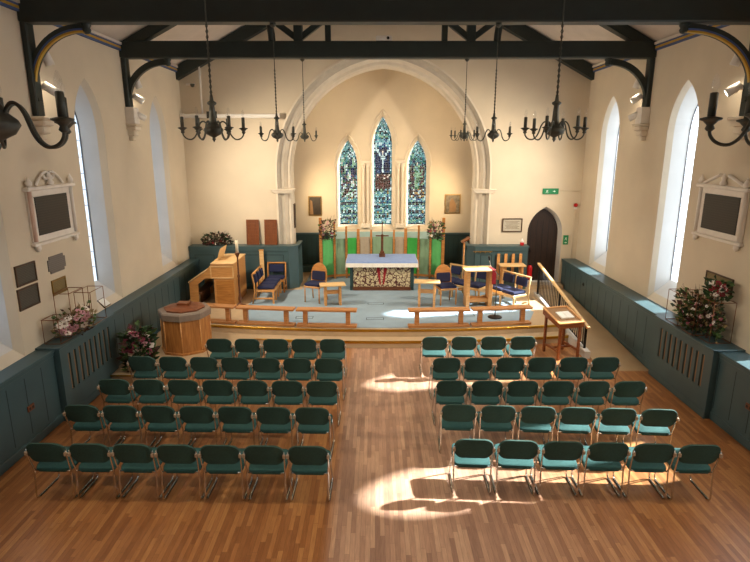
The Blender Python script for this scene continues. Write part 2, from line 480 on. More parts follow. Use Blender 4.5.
def side_wall(name, X, sgn, centres, lz, nwin, spl):
    bm = BM(); zt = ZE + .1
    ys = YN
    for yc in centres:
        HW = HWS.get(yc, .53)
        quad(bm, [(X, ys, 0), (X, yc - HW, 0), (X, yc - HW, zt), (X, ys, zt)])
        quad(bm, [(X, yc - HW, 0), (X, yc + HW, 0), (X, yc + HW, lz), (X, yc - HW, lz)])
        o = outline(yc, HW, lz, SPR, TIP)
        for (a, b), (c, d) in zip(o[1:-1], o[2:-1]):
            quad(bm, [(X, a, b), (X, c, d), (X, c, zt), (X, a, zt)])
        ys = yc + HW
    quad(bm, [(X, ys, 0), (X, YW + .1, 0), (X, YW + .1, zt), (X, ys, zt)])
    # reveals
    D = .42
    for yc in centres:
        HW = HWS.get(yc, .53)
        i = outline(yc, HW, lz, SPR, TIP); g = outline(yc, HW - spl, lz + .42, SPR + .02, TIP - .1 - spl)
        md = [(a + (c - a) * .5, b + (d_ - b) * .32) for (a, b), (c, d_) in zip(i, g)]
        for k in range(len(i)):
            k2 = (k + 1) % len(i)
            quad(bm, [(X, *i[k]), (X, *i[k2]), (X + sgn * .11, *md[k2]), (X + sgn * .11, *md[k])], 0)
            quad(bm, [(X + sgn * .11, *md[k]), (X + sgn * .11, *md[k2]), (X + sgn * D, *g[k2]), (X + sgn * D, *g[k])], 1)
    # outer skin, so the wall has its real thickness
    w = struct(name, bm, ['wall', 'reveal'])
    for j, yc in enumerate(centres):
        HW = HWS.get(yc, .53)
        g = outline(yc, HW - spl, lz + .42, SPR + .02, TIP - .1 - spl)
        bm = BM(); prism(bm, g, YZ, X + sgn * (D - .004), X + sgn * (D + .012))
        wo = struct('window_%d' % (nwin + j), bm, 'winglass')
        # lead bars and the stepped stone edge round the glass
        bm = BM()
        xg = X + sgn * (D - .02)
        for q in range(1, 12):
            z = lz + .42 + q * .31
            if z < SPR + .5: tube(bm, [(xg, yc - HW + spl, z), (xg, yc + HW - spl, z)], .007, 5)
        tube(bm, [(xg, yc, lz + .42), (xg, yc, SPR + TIP - .1 - spl)], .009, 5)
        struct('glazing_bar', bm, 'lead', wo)
        bm = BM()
        for a, b in zip(g, g[1:]):
            tube(bm, [(xg, *a), (xg, *b)], .012, 5)
        struct('lead_edge', bm, 'lead', wo)
        # a fair-daylight portal for the renderer's sampling of the sky (gives no light of its own)
        L = bpy.data.lights.new('sky_portal', 'AREA'); L.shape = 'RECTANGLE'; L.size = .76; L.size_y = 3.6
        L.cycles.is_portal = True
        lo = bpy.data.objects.new('sky_portal', L); COL.objects.link(lo)
        lo.location = (X + sgn * (D + .02), yc, lz + .42 + 1.8)
        lo.rotation_euler = (0, RAD(90) * (1 if sgn > 0 else -1), 0) 
        lo.rotation_euler = (RAD(90), 0, RAD(90 if sgn > 0 else -90))
    return w
side_wall('wall_left', XL, -1, WL, LZL, 1, .17)
side_wall('wall_right', XR, 1, WR, LZR, 6, .09)
# sloped sill boards in the right-hand windows show as slats
# near end wall and gable (behind the camera)
bm = BM()
quad(bm, [(XL - .1, YN, 0), (XR + .1, YN, 0), (XR + .1, YN, ZE), (XL - .1, YN, ZE)])
bm.faces.new([bm.verts.new(p) for p in ((XL - .1, YN, ZE), (XR + .1, YN, ZE), (XM, YN, ZR + .1))])
struct('wall_back', bm, 'wall')

# ------------------------------------------------------------------ far wall with the chancel arch and the door
CX, CA, CS, CH = .24, 2.64, 3.62, 2.86       # arch centre, half width, springing, rise
OA = CA + .41; OH = CH + .434
DXC, DHW, DSP, DTP, DZ0 = 4.91, .5, 1.93, .74, .45
bm = BM()
def colm(x0, x1, z0=0, y=YW):
    quad(bm, [(x0, y, z0), (x1, y, z0), (x1, y, ZE), (x0, y, ZE)])
colm(XL - .1, CX - OA)
a = [(CX + x, CS + z) for x, z in arch_pts(OA, OH, 20)]
ztop = ZE + 2.0
gz = lambda x: ZE + SL * (x - XL) if x < XM else ZE + SL * (XR - x)
for (x0, z0), (x1, z1) in zip(a, a[1:]):
    if z0 < ZE or z1 < ZE or True:
        quad(bm, [(x0, YW, z0), (x1, YW, z1), (x1, YW, gz(x1) + .1), (x0, YW, gz(x0) + .1)])
colm(CX + OA, DXC - DHW)
da = [(DXC + x, DSP + z) for x, z in arch_pts(DHW, DTP, 8)]
for (x0, z0), (x1, z1) in zip(da, da[1:]):
    quad(bm, [(x0, YW, z0), (x1, YW, z1), (x1, YW, ZE), (x0, YW, ZE)])
quad(bm, [(DXC - DHW, YW, 0), (DXC + DHW, YW, 0), (DXC + DHW, YW, DZ0), (DXC - DHW, YW, DZ0)])
colm(DXC + DHW, XR + .1)
for x0, x1 in ((XL - .1, CX - OA), (CX + OA, XR + .1)):
    quad(bm, [(x0, YW, ZE), (x1, YW, ZE), (x1, YW, gz(x1) + .1), (x0, YW, gz(x0) + .1)])
# door recess
ro = [(DXC - DHW, DZ0)] + da + [(DXC + DHW, DZ0)]
ri = [(DXC + (x - DXC) * .9, DZ0 + (z - DZ0) * .965) for x, z in ro]
for k in range(len(ro)):
    k2 = (k + 1) % len(ro)
    quad(bm, [(ro[k][0], YW, ro[k][1]), (ro[k2][0], YW, ro[k2][1]), (ri[k2][0], YW + .25, ri[k2][1]), (ri[k][0], YW + .25, ri[k][1])], 1)
struct('wall_far', bm, ['wall', 'reveal'])
bm = BM(); prism(bm, ri, XZ, YW + .23, YW + .29)
d = struct('door_1', bm, 'doorw')
bm = BM()
for k in range(-2, 3): lohi(bm, (DXC + k * .17 - .006, YW + .222, DZ0), (DXC + k * .17 + .006, YW + .232, DSP + .35))
struct('plank_joint', bm, 'black', d)
bm = BM(); tube(bm, [(DXC - .36 + .05 * cos(t * pi / 6), YW + .2, 1.35 + .05 * sin(t * pi / 6)) for t in range(12)], .009, 6, closed=True)
struct('ring_handle', bm, 'black', d)
bm = BM(); lohi(bm, (DXC - .6, YW - .34, P), (DXC + .55, YW, DZ0)); struct('trim_4', bm, 'pale')

# chancel arch mouldings
def arch_path(o):
    return [(CX - CA - o, P)] + [(CX + x, CS + z) for x, z in arch_pts(CA + o, CH + o * 1.06, 20)] + [(CX + CA + o, P)]
prof = [(.41, .0, 0), (.41, -.03, 0), (.36, -.03, 0), (.29, .10, 0), (.20, .12, 1), (.12, .26, 0), (.05, .26, 0), (0, .33, 0), (0, .75, 0)]
bm = BM()
paths = [[bm.verts.new((x, YW + y, z)) for x, z in arch_path(o)] for o, y, m in prof]
for i in range(len(paths) - 1):
    for k in range(len(paths[0]) - 1):
        f = bm.faces.new((paths[i][k], paths[i][k + 1], paths[i + 1][k + 1], paths[i + 1][k]))
        f.material_index = 1 if i in (2, 3) else 0
struct('trim_5', bm, ['stone', 'stone_grey'])
for n, sg in ((6, -1), (7, 1)):
    bm = BM()
    x0 = CX + sg * (CA + .23)
    for z, h, w in ((3.05, .04, .52), (3.09, .05, .60), (3.14, .03, .66)):
        lohi(bm, (x0 - w / 2, YW - .06 - (w - .6) * .3, z), (x0 + w / 2, YW + .34, z + h), .01)
    struct('trim_%d' % n, bm, 'stone')

# ------------------------------------------------------------------ chancel walls
CXL, CXR, CZT = -2.95, 3.45, 7.3
bm = BM(); zt = CZT
CW = [(-.86, .29, 1.86, 3.74, .80), (.25, .29, 1.86, 4.38, .88), (1.36, .29, 1.86, 3.74, .80)]   # centre, half width incl. splay
x = CXL
def cout(c, g, db=0):
    xc, hw, zb, sp, tp = c
    return [(xc - hw - g, zb - db)] + [(xc + px, sp + pz) for px, pz in arch_pts(hw + g, tp + g * 1.5, 8)] + [(xc + hw + g, zb - db)]
SPL = .11
for c in CW:
    o = cout(c, SPL, .12); xl, xr, zb = o[0][0], o[-1][0], o[0][1]
    quad(bm, [(x, YC, 0), (xl, YC, 0), (xl, YC, zt), (x, YC, zt)])
    quad(bm, [(xl, YC, 0), (xr, YC, 0), (xr, YC, zb), (xl, YC, zb)])
    for (a0, b0), (a1, b1) in zip(o[1:-1], o[2:-1]):
        quad(bm, [(a0, YC, b0), (a1, YC, b1), (a1, YC, zt), (a0, YC, zt)])
    g = cout(c, 0)
    for k in range(len(o)):
        k2 = (k + 1) % len(o)
        quad(bm, [(o[k][0], YC, o[k][1]), (o[k2][0], YC, o[k2][1]), (g[k2][0], YC + .22, g[k2][1]), (g[k][0], YC + .22, g[k][1])])
    x = xr
quad(bm, [(x, YC, 0), (CXR, YC, 0), (CXR, YC, zt), (x, YC, zt)])
struct('wall_chancel', bm, 'wall')
for nm, X in (('wall_chancel_left', CXL), ('wall_chancel_right', CXR)):
    bm = BM(); quad(bm, [(X, YW + .6, 0), (X, YC, 0), (X, YC, zt), (X, YW + .6, zt)]); struct(nm, bm, 'wall')
bm = BM()
quad(bm, [(CXL, YW + .7, zt), (CXR, YW + .7, zt), (CXR, YC, zt), (CXL, YC, zt)]); struct('ceiling_chancel', bm, 'ceil')
# back face of the arch wall, seen only from inside the chancel: closes the wall thickness
bm = BM()
pa = [(CX + xx, CS + zz) for xx, zz in arch_pts(CA, CH, 20)]
for (x0, z0), (x1, z1) in zip(pa, pa[1:]):
    quad(bm, [(x0, YW + .75, z0), (x1, YW + .75, z1), (x1, YW + .75, zt), (x0, YW + .75, zt)])
quad(bm, [(CXL, YW + .75, 0), (CX - CA, YW + .75, 0), (CX - CA, YW + .75, zt), (CXL, YW + .75, zt)])
quad(bm, [(CX + CA, YW + .75, 0), (CXR, YW + .75, 0), (CXR, YW + .75, zt), (CX + CA, YW + .75, zt)])
struct('wall_chancel_front', bm, 'wall')
# shafts and hood moulds between the lancets
bm = BM()
for c in CW:
    o = cout(c, SPL + .03, .12)[1:-1]
    tube(bm, [(p, YC - .002, q) for p, q in o], .02, 6)
for xc in (-.30, .81):
    for dx in (-.07, .07):
        lathe(bm, [(.045, 1.9), (.035, 2.0), (.035, 3.58), (.05, 3.62), (.04, 3.66), (.075, 3.8), (.08, 3.84)], 8, (xc + dx, YC - .03, 0))
    lohi(bm, (xc - .17, YC - .12, 3.84), (xc + .17, YC, 3.92), .01)
    lohi(bm, (xc - .15, YC - .11, 1.78), (xc + .15, YC, 1.92), .01)
struct('trim_8', bm, 'stone')

# ------------------------------------------------------------------ stained glass
def design(w, u, v, rnd):
    """w window, u -1..1 across, v 0..1 up -> glass name"""
    e = abs(u)
    if e > .84: return rnd.choice(['paleteal', 'teal', 'white', 'black', 'teal'])
    if v < .34:                                   # canopied panels below
        row = (v / .34) * 4
        f = row % 1
        if f < .16: return rnd.choice(['black', 'navy', 'teal'])
        if f > .72 and int((u + 1) * 5) % 2: return 'black'
        return rnd.choice(['paleteal', 'white', 'palegreen', 'teal', 'paleteal', 'blue', 'amber' if rnd.random() < .3 else 'teal'])
    if v > .80:                                   # canopy at the head
        if rnd.random() < .3: return 'black'
        return rnd.choice(['teal', 'paleteal', 'white', 'palegreen', 'teal'])
    if w == 1:                                    # a pale figure with raised arms on deep blue
        if v < .47:
            return rnd.choice(['red', 'brown', 'brown', 'red', 'black', 'skin' if v > .43 else 'brown'])
        if v > .72: return rnd.choice(['paleteal', 'teal', 'blue', 'white'])
        if e < (.16 if v > .57 else .11) and .49 < v < .655: return 'white'
        if e < .11 and .66 <= v < .70: return 'skin'
        if .62 < v < .73 and abs(e - (.10 + (v - .62) * 6.4)) < .13: return 'white'
        return rnd.choice(['navy', 'navy', 'black', 'navy', 'blue'])
    if w == 0:                                    # a group of pale robed people on dark ground
        if v < .44: return rnd.choice(['brown', 'red', 'palegreen', 'black', 'white'])
        n = sin(u * 5 + v * 23) + sin(u * 9 - v * 31)
        if n > .55: return rnd.choice(['white', 'skin', 'palegreen'])
        if v > .70: return rnd.choice(['green', 'teal', 'navy'])
        return rnd.choice(['navy', 'blue', 'red', 'green', 'black', 'navy'])
    if v < .43: return rnd.choice(['black', 'amber', 'navy', 'white', 'brown'])
    if e < .30 and v < .70: return rnd.choice(['palegreen', 'palegreen', 'green', 'paleteal'])
    if e < .15 and v < .75: return 'skin'
    if v > .70: return rnd.choice(['navy', 'teal', 'green'])
    return rnd.choice(['red', 'brown', 'navy', 'palegreen', 'black', 'brown'])

names = list(GL)
for w, c in enumerate(CW):
    xc, hw, zb, sp, tp = c
    rnd = random.Random(31 + w)
    bm = BM(); lm = BM()
    cell = .052
    nx = 11; cw_ = 2 * hw / nx
    H = sp + tp - zb; nz = int(H / cell)
    def halfw(z):
        if z <= sp: return hw
        R = (hw * hw + tp * tp) / (2 * hw); q = R * R - (z - sp) ** 2
        return max(0, sqrt(max(q, 0)) + hw - R)
    jit = {}
    def pt(i, j):
        if (i, j) not in jit:
            z = zb + H * j / nz
            h = halfw(z)
            dz = rnd.uniform(-.3, .3) * cell if 0 < j < nz else 0
            dx = rnd.uniform(-.3, .3) / nx if 0 < i < nx else 0
            jit[(i, j)] = (xc + h * (2 * (i / nx + dx) - 1), z + dz)
        return jit[(i, j)]
    for j in range(nz):
        for i in range(nx):
            q = [pt(i, j), pt(i + 1, j), pt(i + 1, j + 1), pt(i, j + 1)]
            mx = sum(p[0] for p in q) / 4; mz = sum(p[1] for p in q) / 4
            if abs(q[0][0] - q[1][0]) < .002: continue
            k = .79
            s = [(mx + (p[0] - mx) * k, mz + (p[1] - mz) * k) for p in q]
            g = design(w, (i + .5) / nx * 2 - 1, (j + .5) / nz, rnd)
            quad(bm, [(p[0], YC + .214, p[1]) for p in s], names.index(g))
            for a in range(4):
                b = (a + 1) % 4
                quad(lm, [(q[a][0], YC + .212, q[a][1]), (q[b][0], YC + .212, q[b][1]), (s[b][0], YC + .212, s[b][1]), (s[a][0], YC + .212, s[a][1])])
    o = obj('window_%d' % (11 + w), bm, [GL[n] for n in names], None, 'structure', fix=False)
    obj('leading', lm, 'lead', o, fix=False)
    bm = BM()
    for z in [zb + .01] + [zb + .36 * k for k in range(1, int((sp - zb) / .36) + 1)]:
        lohi(bm, (xc - hw, YC + .19, z - .008), (xc + hw, YC + .205, z + .008))
    obj('saddle_bar', bm, 'black', o)

# ------------------------------------------------------------------ ceiling
bm = BM()
for X, s in ((XL - .15, 1), (XR + .15, -1)):
    z0 = ZE - .15 * SL
    quad(bm, [(X, YN, z0), (X, YW + .05, z0), (XM, YW + .05, ZR), (XM, YN, ZR)])
    quad(bm, [(X, YN, z0 + .12), (X, YW + .05, z0 + .12), (XM, YW + .05, ZR + .12), (XM, YN, ZR + .12)])
struct('ceiling', bm, 'ceil')
# striped wall plates
for n, X, s in ((9, XL, 1), (10, XR, -1)):
    bm = BM()
    for z0, z1, mi, t in ((6.27, 6.305, 0, .05), (6.305, 6.345, 1, .055), (6.345, 6.38, 0, .05), (6.38, 6.43, 2, .08)):
        lohi(bm, (X, YN, z0), (X + s * t, YW, z1), 0, mi)
    struct('trim_%d' % n, bm, ['blue', 'gold', 'ceil'])
# dark rafters lying on the far gable
bm = BM()
for X, s in ((XL, 1), (XR, -1)):
    pts = [(X, 6.08), (X, ZE - .03), (XM, ZR - .03), (XM, ZR - .38)]
    prism(bm, pts if s > 0 else pts[::-1], XZ, YW - .22, YW)
struct('trim_11', bm, 'truss')

# ------------------------------------------------------------------ roof trusses
def truss(y, label, zfoot, painted):
    t = thing('roof_truss', label, 'roof beam', (0, y, 0))
    W = .13
    bm = BM(); lohi(bm, (XL, -W, 6.13), (XR, W, 6.46), .02); obj('tie_beam', bm, 'truss', t)
    for X, s in ((XL, 1), (XR, -1)):
        bm = BM(); lohi(bm, (X, -.1, zfoot), (X + s * .10, .1, 6.14), .015); obj('wall_post', bm, 'truss', t)
        # curved brace, painted on its inner edge
        R0, R1 = .80, .96
        off = 1.12 if (s < 0 and painted) else .89
        cx, cz = X + s * off, 5.20
        def arc(r, a0=-14): return [(cx - s * (r + off - .89) * cos(RAD(a)), cz + r * 1.0 * sin(RAD(a))) for a in range(a0, 95, 6)]
        bm = BM()
        A, B = arc(R0), arc(R1 - .04)
        prism(bm, A + B[::-1], XZ, -.045, .045)
        br = obj('brace', bm, 'truss', t)
        if painted:
            bm = BM()
            for rr, mi in ((R0, 0), (R0 + .03, 1)):
                C0, C1 = arc(rr - .003, 4), arc(rr + .026, 4)
                prism(bm, C0 + C1[::-1], XZ, -.05 - mi * .002, 0, mi)
            obj('painted_edge', bm, ['gold', 'blue'], br)
        bm = BM()
        lathe(bm, [(.02, -.12), (.055, -.1), (.07, -.06), (.055, -.03), (.075, 0), (.075, .06)], 10, (cx + s * .06, 0, 6.1))
        obj('boss', bm, 'truss', t)
        # principal rafter
        bm = BM()
        pts = [(X, 6.2), (X, ZE - .02), (XM, ZR - .02), (XM, ZR - .36)]
        prism(bm, pts if s > 0 else pts[::-1], XZ, -.1, .1); obj('rafter', bm, 'truss', t)
    for X in (-1.6, 2.0):
        zt_ = gz(X) - .02
        bm = BM(); lohi(bm, (X - .09, -.09, 6.4), (X + .09, .09, zt_), .015); obj('queen_post', bm, 'truss', t)
        for s in (-1, 1):
            bm = BM()
            p0 = Vector((X, 0, 6.5)); p1 = Vector((X + s * 1.0, 0, 6.5 + .72))
            if gz(p1.x) - .1 < p1.z: p1 = Vector((X + s * .75, 0, gz(X + s * .75) - .12))
            d_ = p1 - p0
            box(bm, (p0 + p1) / 2, (d_.length, .12, .12), .01, Matrix.Rotation(-math.atan2(d_.z, d_.x), 3, 'Y'))
            obj('strut', bm, 'truss', t)
    for X, s in ((-2.15, 1), (2.55, -1)):
        bm = BM()
        pts = [(X - s * .28 * (1 - k / 6) ** 2 , 0, 7.35 - .9 * k / 6) for k in range(7)]
        tube(bm, pts, .075, 6); obj('curved_brace', bm, 'truss', t)
    for X in (-.98, 1.45):
        bm = BM(); lohi(bm, (X - .06, -.06, 6.44), (X + .06, .06, 7.9), .01); obj('hanger_post', bm, 'truss', t)
    return t
truss(8.92, 'dark green roof truss nearest the camera, crossing the very top of the photo', 4.78, True)
truss(12.25, 'dark green roof truss further back, in front of the chancel arch', 5.15, False)
n = 12
for y, zf, box_ in ((8.92, 4.78, False), (12.25, 5.15, True)):
    for X, s in ((XL, 1), (XR, -1)):
        bm = BM()
        z = zf
        if box_:
            lohi(bm, (X, y - .13, z - .34), (X + s * .19, y + .13, z), .01, 1); z -= .34
        for h, w, d_ in ((.05, .36, .24), (.09, .30, .2), (.12, .22, .15), (.1, .14, .1)):
            lohi(bm, (X, y - w / 2, z - h), (X + s * d_, y + w / 2, z), .02); z -= h
        struct('trim_%d' % n, bm, ['stone', 'marble']); n += 1
# spot lamps on the posts
def spot_lamp(X, s, y, z, aim, lit, label):
    t = thing('spot_lamp', label, 'spotlight', (X + s * .13, y, z), 0, 'white spot lamps on the truss posts')
    d_ = Vector(aim).normalized(); q = d_.to_track_quat('Z', 'Y').to_matrix()
    bm = BM(); tube(bm, [(0, -.03, 0), (s * .05, .03, 0), (s * .07, .07, .0)], .012, 6); obj('bracket', bm, 'white', t)
    bm = BM(); lathe(bm, [(.035, -.13), (.065, -.12), (.072, .11), (.068, .11), (.06, .095)], 12)
    bmesh.ops.transform(bm, matrix=Matrix.Translation((s * .08, .09, 0)) @ q.to_4x4(), verts=bm.verts)
    obj('lamp_head', bm, 'white', t)
    bm = BM(); lathe(bm, [(.06, .098), (.03, .106)], 12)
    bmesh.ops.transform(bm, matrix=Matrix.Translation((s * .08, .09, 0)) @ q.to_4x4(), verts=bm.verts)
    obj('lamp_face', bm, 'lamp' if lit else 'marble', t)
    return Vector((X + s * .21, y + .09, z)) + d_ * .04, d_
LAMPS = []
for X, s, side in ((XL, 1, 'left'), (XR, -1, 'right')):
    for y, zz, tn in ((8.98, (5.66, 5.2), 'nearer'), (12.3, (5.66, 5.34, 4.98), 'further')):
        for k, z in enumerate(zz):
            nmz = (['upper', 'lower'] if len(zz) == 2 else ['top', 'middle', 'bottom'])[k]
            aim = (s * .8, .3, -.56) if k else (s * .22, .25, -.95)
            if k == 2: aim = (s * .75, .6, -.5)
            r = spot_lamp(X, s, y, z, aim, True, 'white spot lamp, %s one on the %s truss post of the %s wall' % (nmz, tn, side))
            LAMPS.append((r, s, y, k))

# ------------------------------------------------------------------ panelled dado along the side walls
def dado(n, X, s, front, lz, name):
    """X wall, s direction into the room, front depth of the panel face"""
    bm = BM()
    y0, y1 = YN + .5, YW - .02
    prism(bm, [(X, .0), (X + s * (front), 0), (X + s * (front), lz - .02), (X, lz - .02)], lambda a, b, d: (a, d, b), y0, y1)
    lohi(bm, (X, y0, lz - .035), (X + s * (front + .035), y1, lz), .008)
    lohi(bm, (X, y0, lz - .1), (X + s * (front + .015), y1, lz - .035), .006)
    lohi(bm, (X, y0, 0), (X + s * (front + .018), y1, .14), .008)
    # sunk board joints
    y = y0 + .2
    while y < y1 - .2:
        lohi(bm, (X + s * (front - .01), y - .007, .2), (X + s * (front + .002), y + .007, lz - .16), 0, 1)
        y += .40
    struct('trim_%d' % n, bm, ['teal', 'groove'])
FL, FR = .26, .38
dado(20, XL, 1, FL, LZL, 'left'); dado(21, XR, -1, FR, LZR, 'right')

def rad_cover(X, s, front, lz, y0, y1, slots, label):
    t = thing('radiator_cover', label, 'radiator cover', (X + s * front, (y0 + y1) / 2, 0))
    dpt = .105; L_ = (y1 - y0) / 2
    ya, yb = -L_ + .16, L_ - .16
    bm = BM()
    zb, zt_ = .46, lz - .15
    # panel made of stiles and rails round the slots, so the slots are real openings
    lohi(bm, (0, -L_, 0), (s * dpt, L_, zb)); lohi(bm, (0, -L_, zt_), (s * dpt, L_, lz + .005))
    pw = (yb - ya) / slots; sw = .075
    lohi(bm, (0, -L_, zb), (s * dpt, ya + pw / 2 - sw / 2, zt_)); lohi(bm, (0, yb - pw / 2 + sw / 2, zb), (s * dpt, L_, zt_))
    for k in range(slots - 1):
        a_ = ya + pw * (k + .5) + sw / 2; lohi(bm, (0, a_, zb), (s * dpt, a_ + pw - sw, zt_))
    obj('panel', bm, 'teal', t)
    bm = BM(); lohi(bm, (-s * (front if s > 0 else front), -L_ - .03, lz + .002), (s * (dpt + .03), L_ + .03, lz + .03), .008); obj('top_shelf', bm, 'teal', t)
    bm = BM(); lohi(bm, (s * dpt, -L_ - .015, 0), (s * (dpt + .015), L_ + .015, .13), .006); obj('plinth', bm, 'teal', t)
    bm = BM(); lohi(bm, (s * .004, ya, zb), (s * (dpt - .028), yb, zt_)); obj('backing', bm, 'gap', t)
    return t
rad_cover(XL, 1, FL, LZL, 8.05, 9.85, 9, 'teal slotted radiator cover projecting from the left wall below the copper flower frames')
rad_cover(XR, -1, FR, LZR, 8.13, 9.95, 9, 'teal slotted radiator cover projecting from the right wall below the tall flower display')

# sockets on the dado
def small_box(name, lo, hi, m, label, cat, bev=.004):
    bm = BM(); lohi(bm, lo, hi, bev); return tag(obj(name, bm, m), label, cat)
def socket(x, y, z, s, label):
    bm = BM(); lohi(bm, (x, y - .075, z - .045), (x + s * .022, y + .075, z + .045), .006)
    for dy in (-.035, .035):
        lohi(bm, (x + s * .02, y + dy - .018, z - .02), (x + s * .026, y + dy + .018, z + .02), .003, 1)
    tag(obj('wall_socket', bm, ['plug', 'rubber']), label, 'socket')
socket(XL + FL, 7.33, .60, 1, 'brown twin socket on the teal panelling of the left wall')
socket(XR - FR, 7.30, .62, -1, 'brown twin socket on the teal panelling at the right edge of the photo')
bm = BM(); lathe(bm, [(.05, 0), (.05, .012), (.03, .02), (.012, .03)], 12)
bmesh.ops.transform(bm, matrix=Matrix.Translation((XR - FR, 13.9, .82)) @ Matrix.Rotation(RAD(-90), 4, 'Y'), verts=bm.verts)
tag(obj('wall_socket', bm, 'black'), 'small black round socket on the right wall panelling towards the far door', 'socket')

# ------------------------------------------------------------------ teal parapets either side of the arch
def parapet(n, x0, x1, yf, inner):
    bm = BM(); z1 = 1.55
    if inner > 0:   # left one: chamfered inner corner running into the jamb
        poly = [(x0, YW), (x0, yf), (x1 - .24, yf), (x1, yf + .2), (x1, YW + .7), (x1 - .12, YW + .7), (x1 - .12, YW)]
    else:
        poly = [(x0, YW + .7), (x0, yf + .2), (x0 + .2, yf), (x1, yf), (x1, YW), (x0 + .12, YW), (x0 + .12, YW + .7)]
    prism(bm, poly, XY, P, z1)
    cap = [(a + (.03 if a > (x0 + x1) / 2 else -.03) * (1 if (a not in (x0,) or inner < 0) else 0), b - (.03 if b < YW else 0)) for a, b in poly]
    prism(bm, cap, XY, z1, z1 + .04)
    prism(bm, [(a, b - .02 if b < YW else b) for a, b in poly], XY, z1 - .1, z1)
    # framed panels on the front
    xs0, xs1 = (x0 + .1, x1 - .34) if inner > 0 else (x0 + .3, x1 - .1)
    k = 4 if inner > 0 else 3
    w = (xs1 - xs0) / k
    for i in range(k):
        a_, b_ = xs0 + i * w + .05, xs0 + (i + 1) * w - .05
        for lo, hi in (((a_, P + .2), (b_, P + .215)), ((a_, 1.33), (b_, 1.345)), ((a_, P + .2), (a_ + .015, 1.345)), ((b_ - .015, P + .2), (b_, 1.345))):
            lohi(bm, (lo[0], yf - .006, lo[1]), (hi[0], yf + .004, hi[1]), 0, 1)
    lohi(bm, (x0 if inner > 0 else x0 + .2, yf - .015, P), (x1 - .24 if inner > 0 else x1, yf, P + .12), .005)
    struct('trim_%d' % n, bm, ['teal', 'groove'])
parapet(22, XL + .02, -2.22, 15.3, 1)
parapet(23, 2.66, 4.36, 15.3, -1)
# dark chancel wainscot with pale shelf and plinth
bm = BM()
lohi(bm, (CXL, YC - .05, .55), (CXR, YC - .005, 1.56))
for k in range(40):
    xx = CXL + .08 + k * .16
    if xx < CXR - .05: lohi(bm, (xx - .006, YC - .056, .62), (xx + .006, YC - .046, 1.46), 0, 1)
lohi(bm, (CXL, YC - .09, 1.56), (CXR, YC - .005, 1.62), .01, 2)
lohi(bm, (CXL, YC - .22, P), (CXR, YC - .005, .53), .01, 2); 
struct('trim_24', bm, ['teal_dark', 'groove', 'teal'])

bm = BM(); lohi(bm, (-1.5, YC - .12, 1.42), (2.0, YC - .05, 1.66), .01); struct('trim_25', bm, 'teal_lit')  # lit middle of the wainscot top, its brightness put into a paler teal

# ------------------------------------------------------------------ chairs of the nave
def proto_chair():
    t = thing('stacking_chair', '', 'chair')
    # seat
    bm = BM(); prism(bm, rrect(.46, .43, .06), XY, .40, .45, 0, .018)
    for f in bm.faces: f.smooth = True
    bmesh.ops.translate(bm, vec=(0, .24, 0), verts=bm.verts)
    for v in bm.verts:
        v.co.z += .025 * (v.co.y - .24) / .22 - (.012 if abs(v.co.x) < .12 and v.co.z > .43 else 0)
    obj('seat', bm, 'fabric', t)
    # back pad, curved in plan and leaning back
    bm = BM()
    out = []
    for a_ in rrect(.475, .30, .10, 6):
        # shoulders rounder than the lower corners
        k_ = max(0, (a_[1] - .03) / .12)
        out.append((a_[0] * (1 - .10 * k_ ** 2), a_[1]))
    def place(a, b, d):
        z = .682 + b
        y = -.01 - .085 * (b + .15) / .30 + .035 * (a / .24) ** 2 + d
        return (a, y, z)
    fs = prism(bm, out, place, -.018, .02, 0, .012)
    for f in bm.faces: f.smooth = True
    obj('backrest', bm, 'fabric_back', t)
    for s in (-1, 1):
        bm = BM(); x = s * .235
        pts = [(s * .243, -.04, .72), (s * .245, -.03, .64), (s * .242, -.005, .53), (x, .02, .44), (x, .03, .39), (x, .012, .2), (x, 0, .05), (x, .012, .02),
               (x, .04, .012), (x, .25, .012), (x, .43, .012), (x, .46, .022), (x, .472, .05), (x - s * .01, .452, .25), (x - s * .02, .43, .395)]
        tube(bm, pts, .0105, 7); obj('side_frame', bm, 'chrome', t)
        bm = BM(); lohi(bm, (x - .014, .05, 0), (x + .014, .43, .016), .003); obj('floor_runner', bm, 'rubber', t)
        bm = BM(); box(bm, (s * .246, -.05, .672), (.034, .03, .05), .006); obj('link_clamp', bm, 'clamp', t)
    bm = BM()
    tube(bm, [(-.235, .035, .392), (.235, .035, .392)], .0095, 7); obj('crossbar', bm, 'chrome', t)
    bm = BM(); tube(bm, [(-.22, .43, .40), (.22, .43, .40)], .0095, 7); obj('crossbar', bm, 'chrome', t)
    return t
ROWS = [('left', [(-2.97, 9.81, -.81, 9.79, 5), (-4.06, 8.92, -.80, 8.82, 7), (-4.10, 7.97, -.83, 7.90, 7), (-4.15, 7.10, -.88, 7.02, 7), (-4.06, 6.09, -.82, 6.02, 7)]),
        ('right', [(1.15, 9.92, 2.85, 9.94, 4), (1.24, 8.85, 4.0, 8.88, 6), (1.20, 7.92, 3.97, 7.89, 6), (1.19, 7.11, 3.96, 6.97, 6), (1.24, 6.18, 3.99, 6.05, 6)])]
RN = ['front row nearest the chancel', 'second row from the front', 'middle row', 'fourth row from the front', 'back row nearest the camera']
ORD = ['first', 'second', 'third', 'fourth', 'fifth', 'sixth', 'seventh']
proto = proto_chair(); first = True
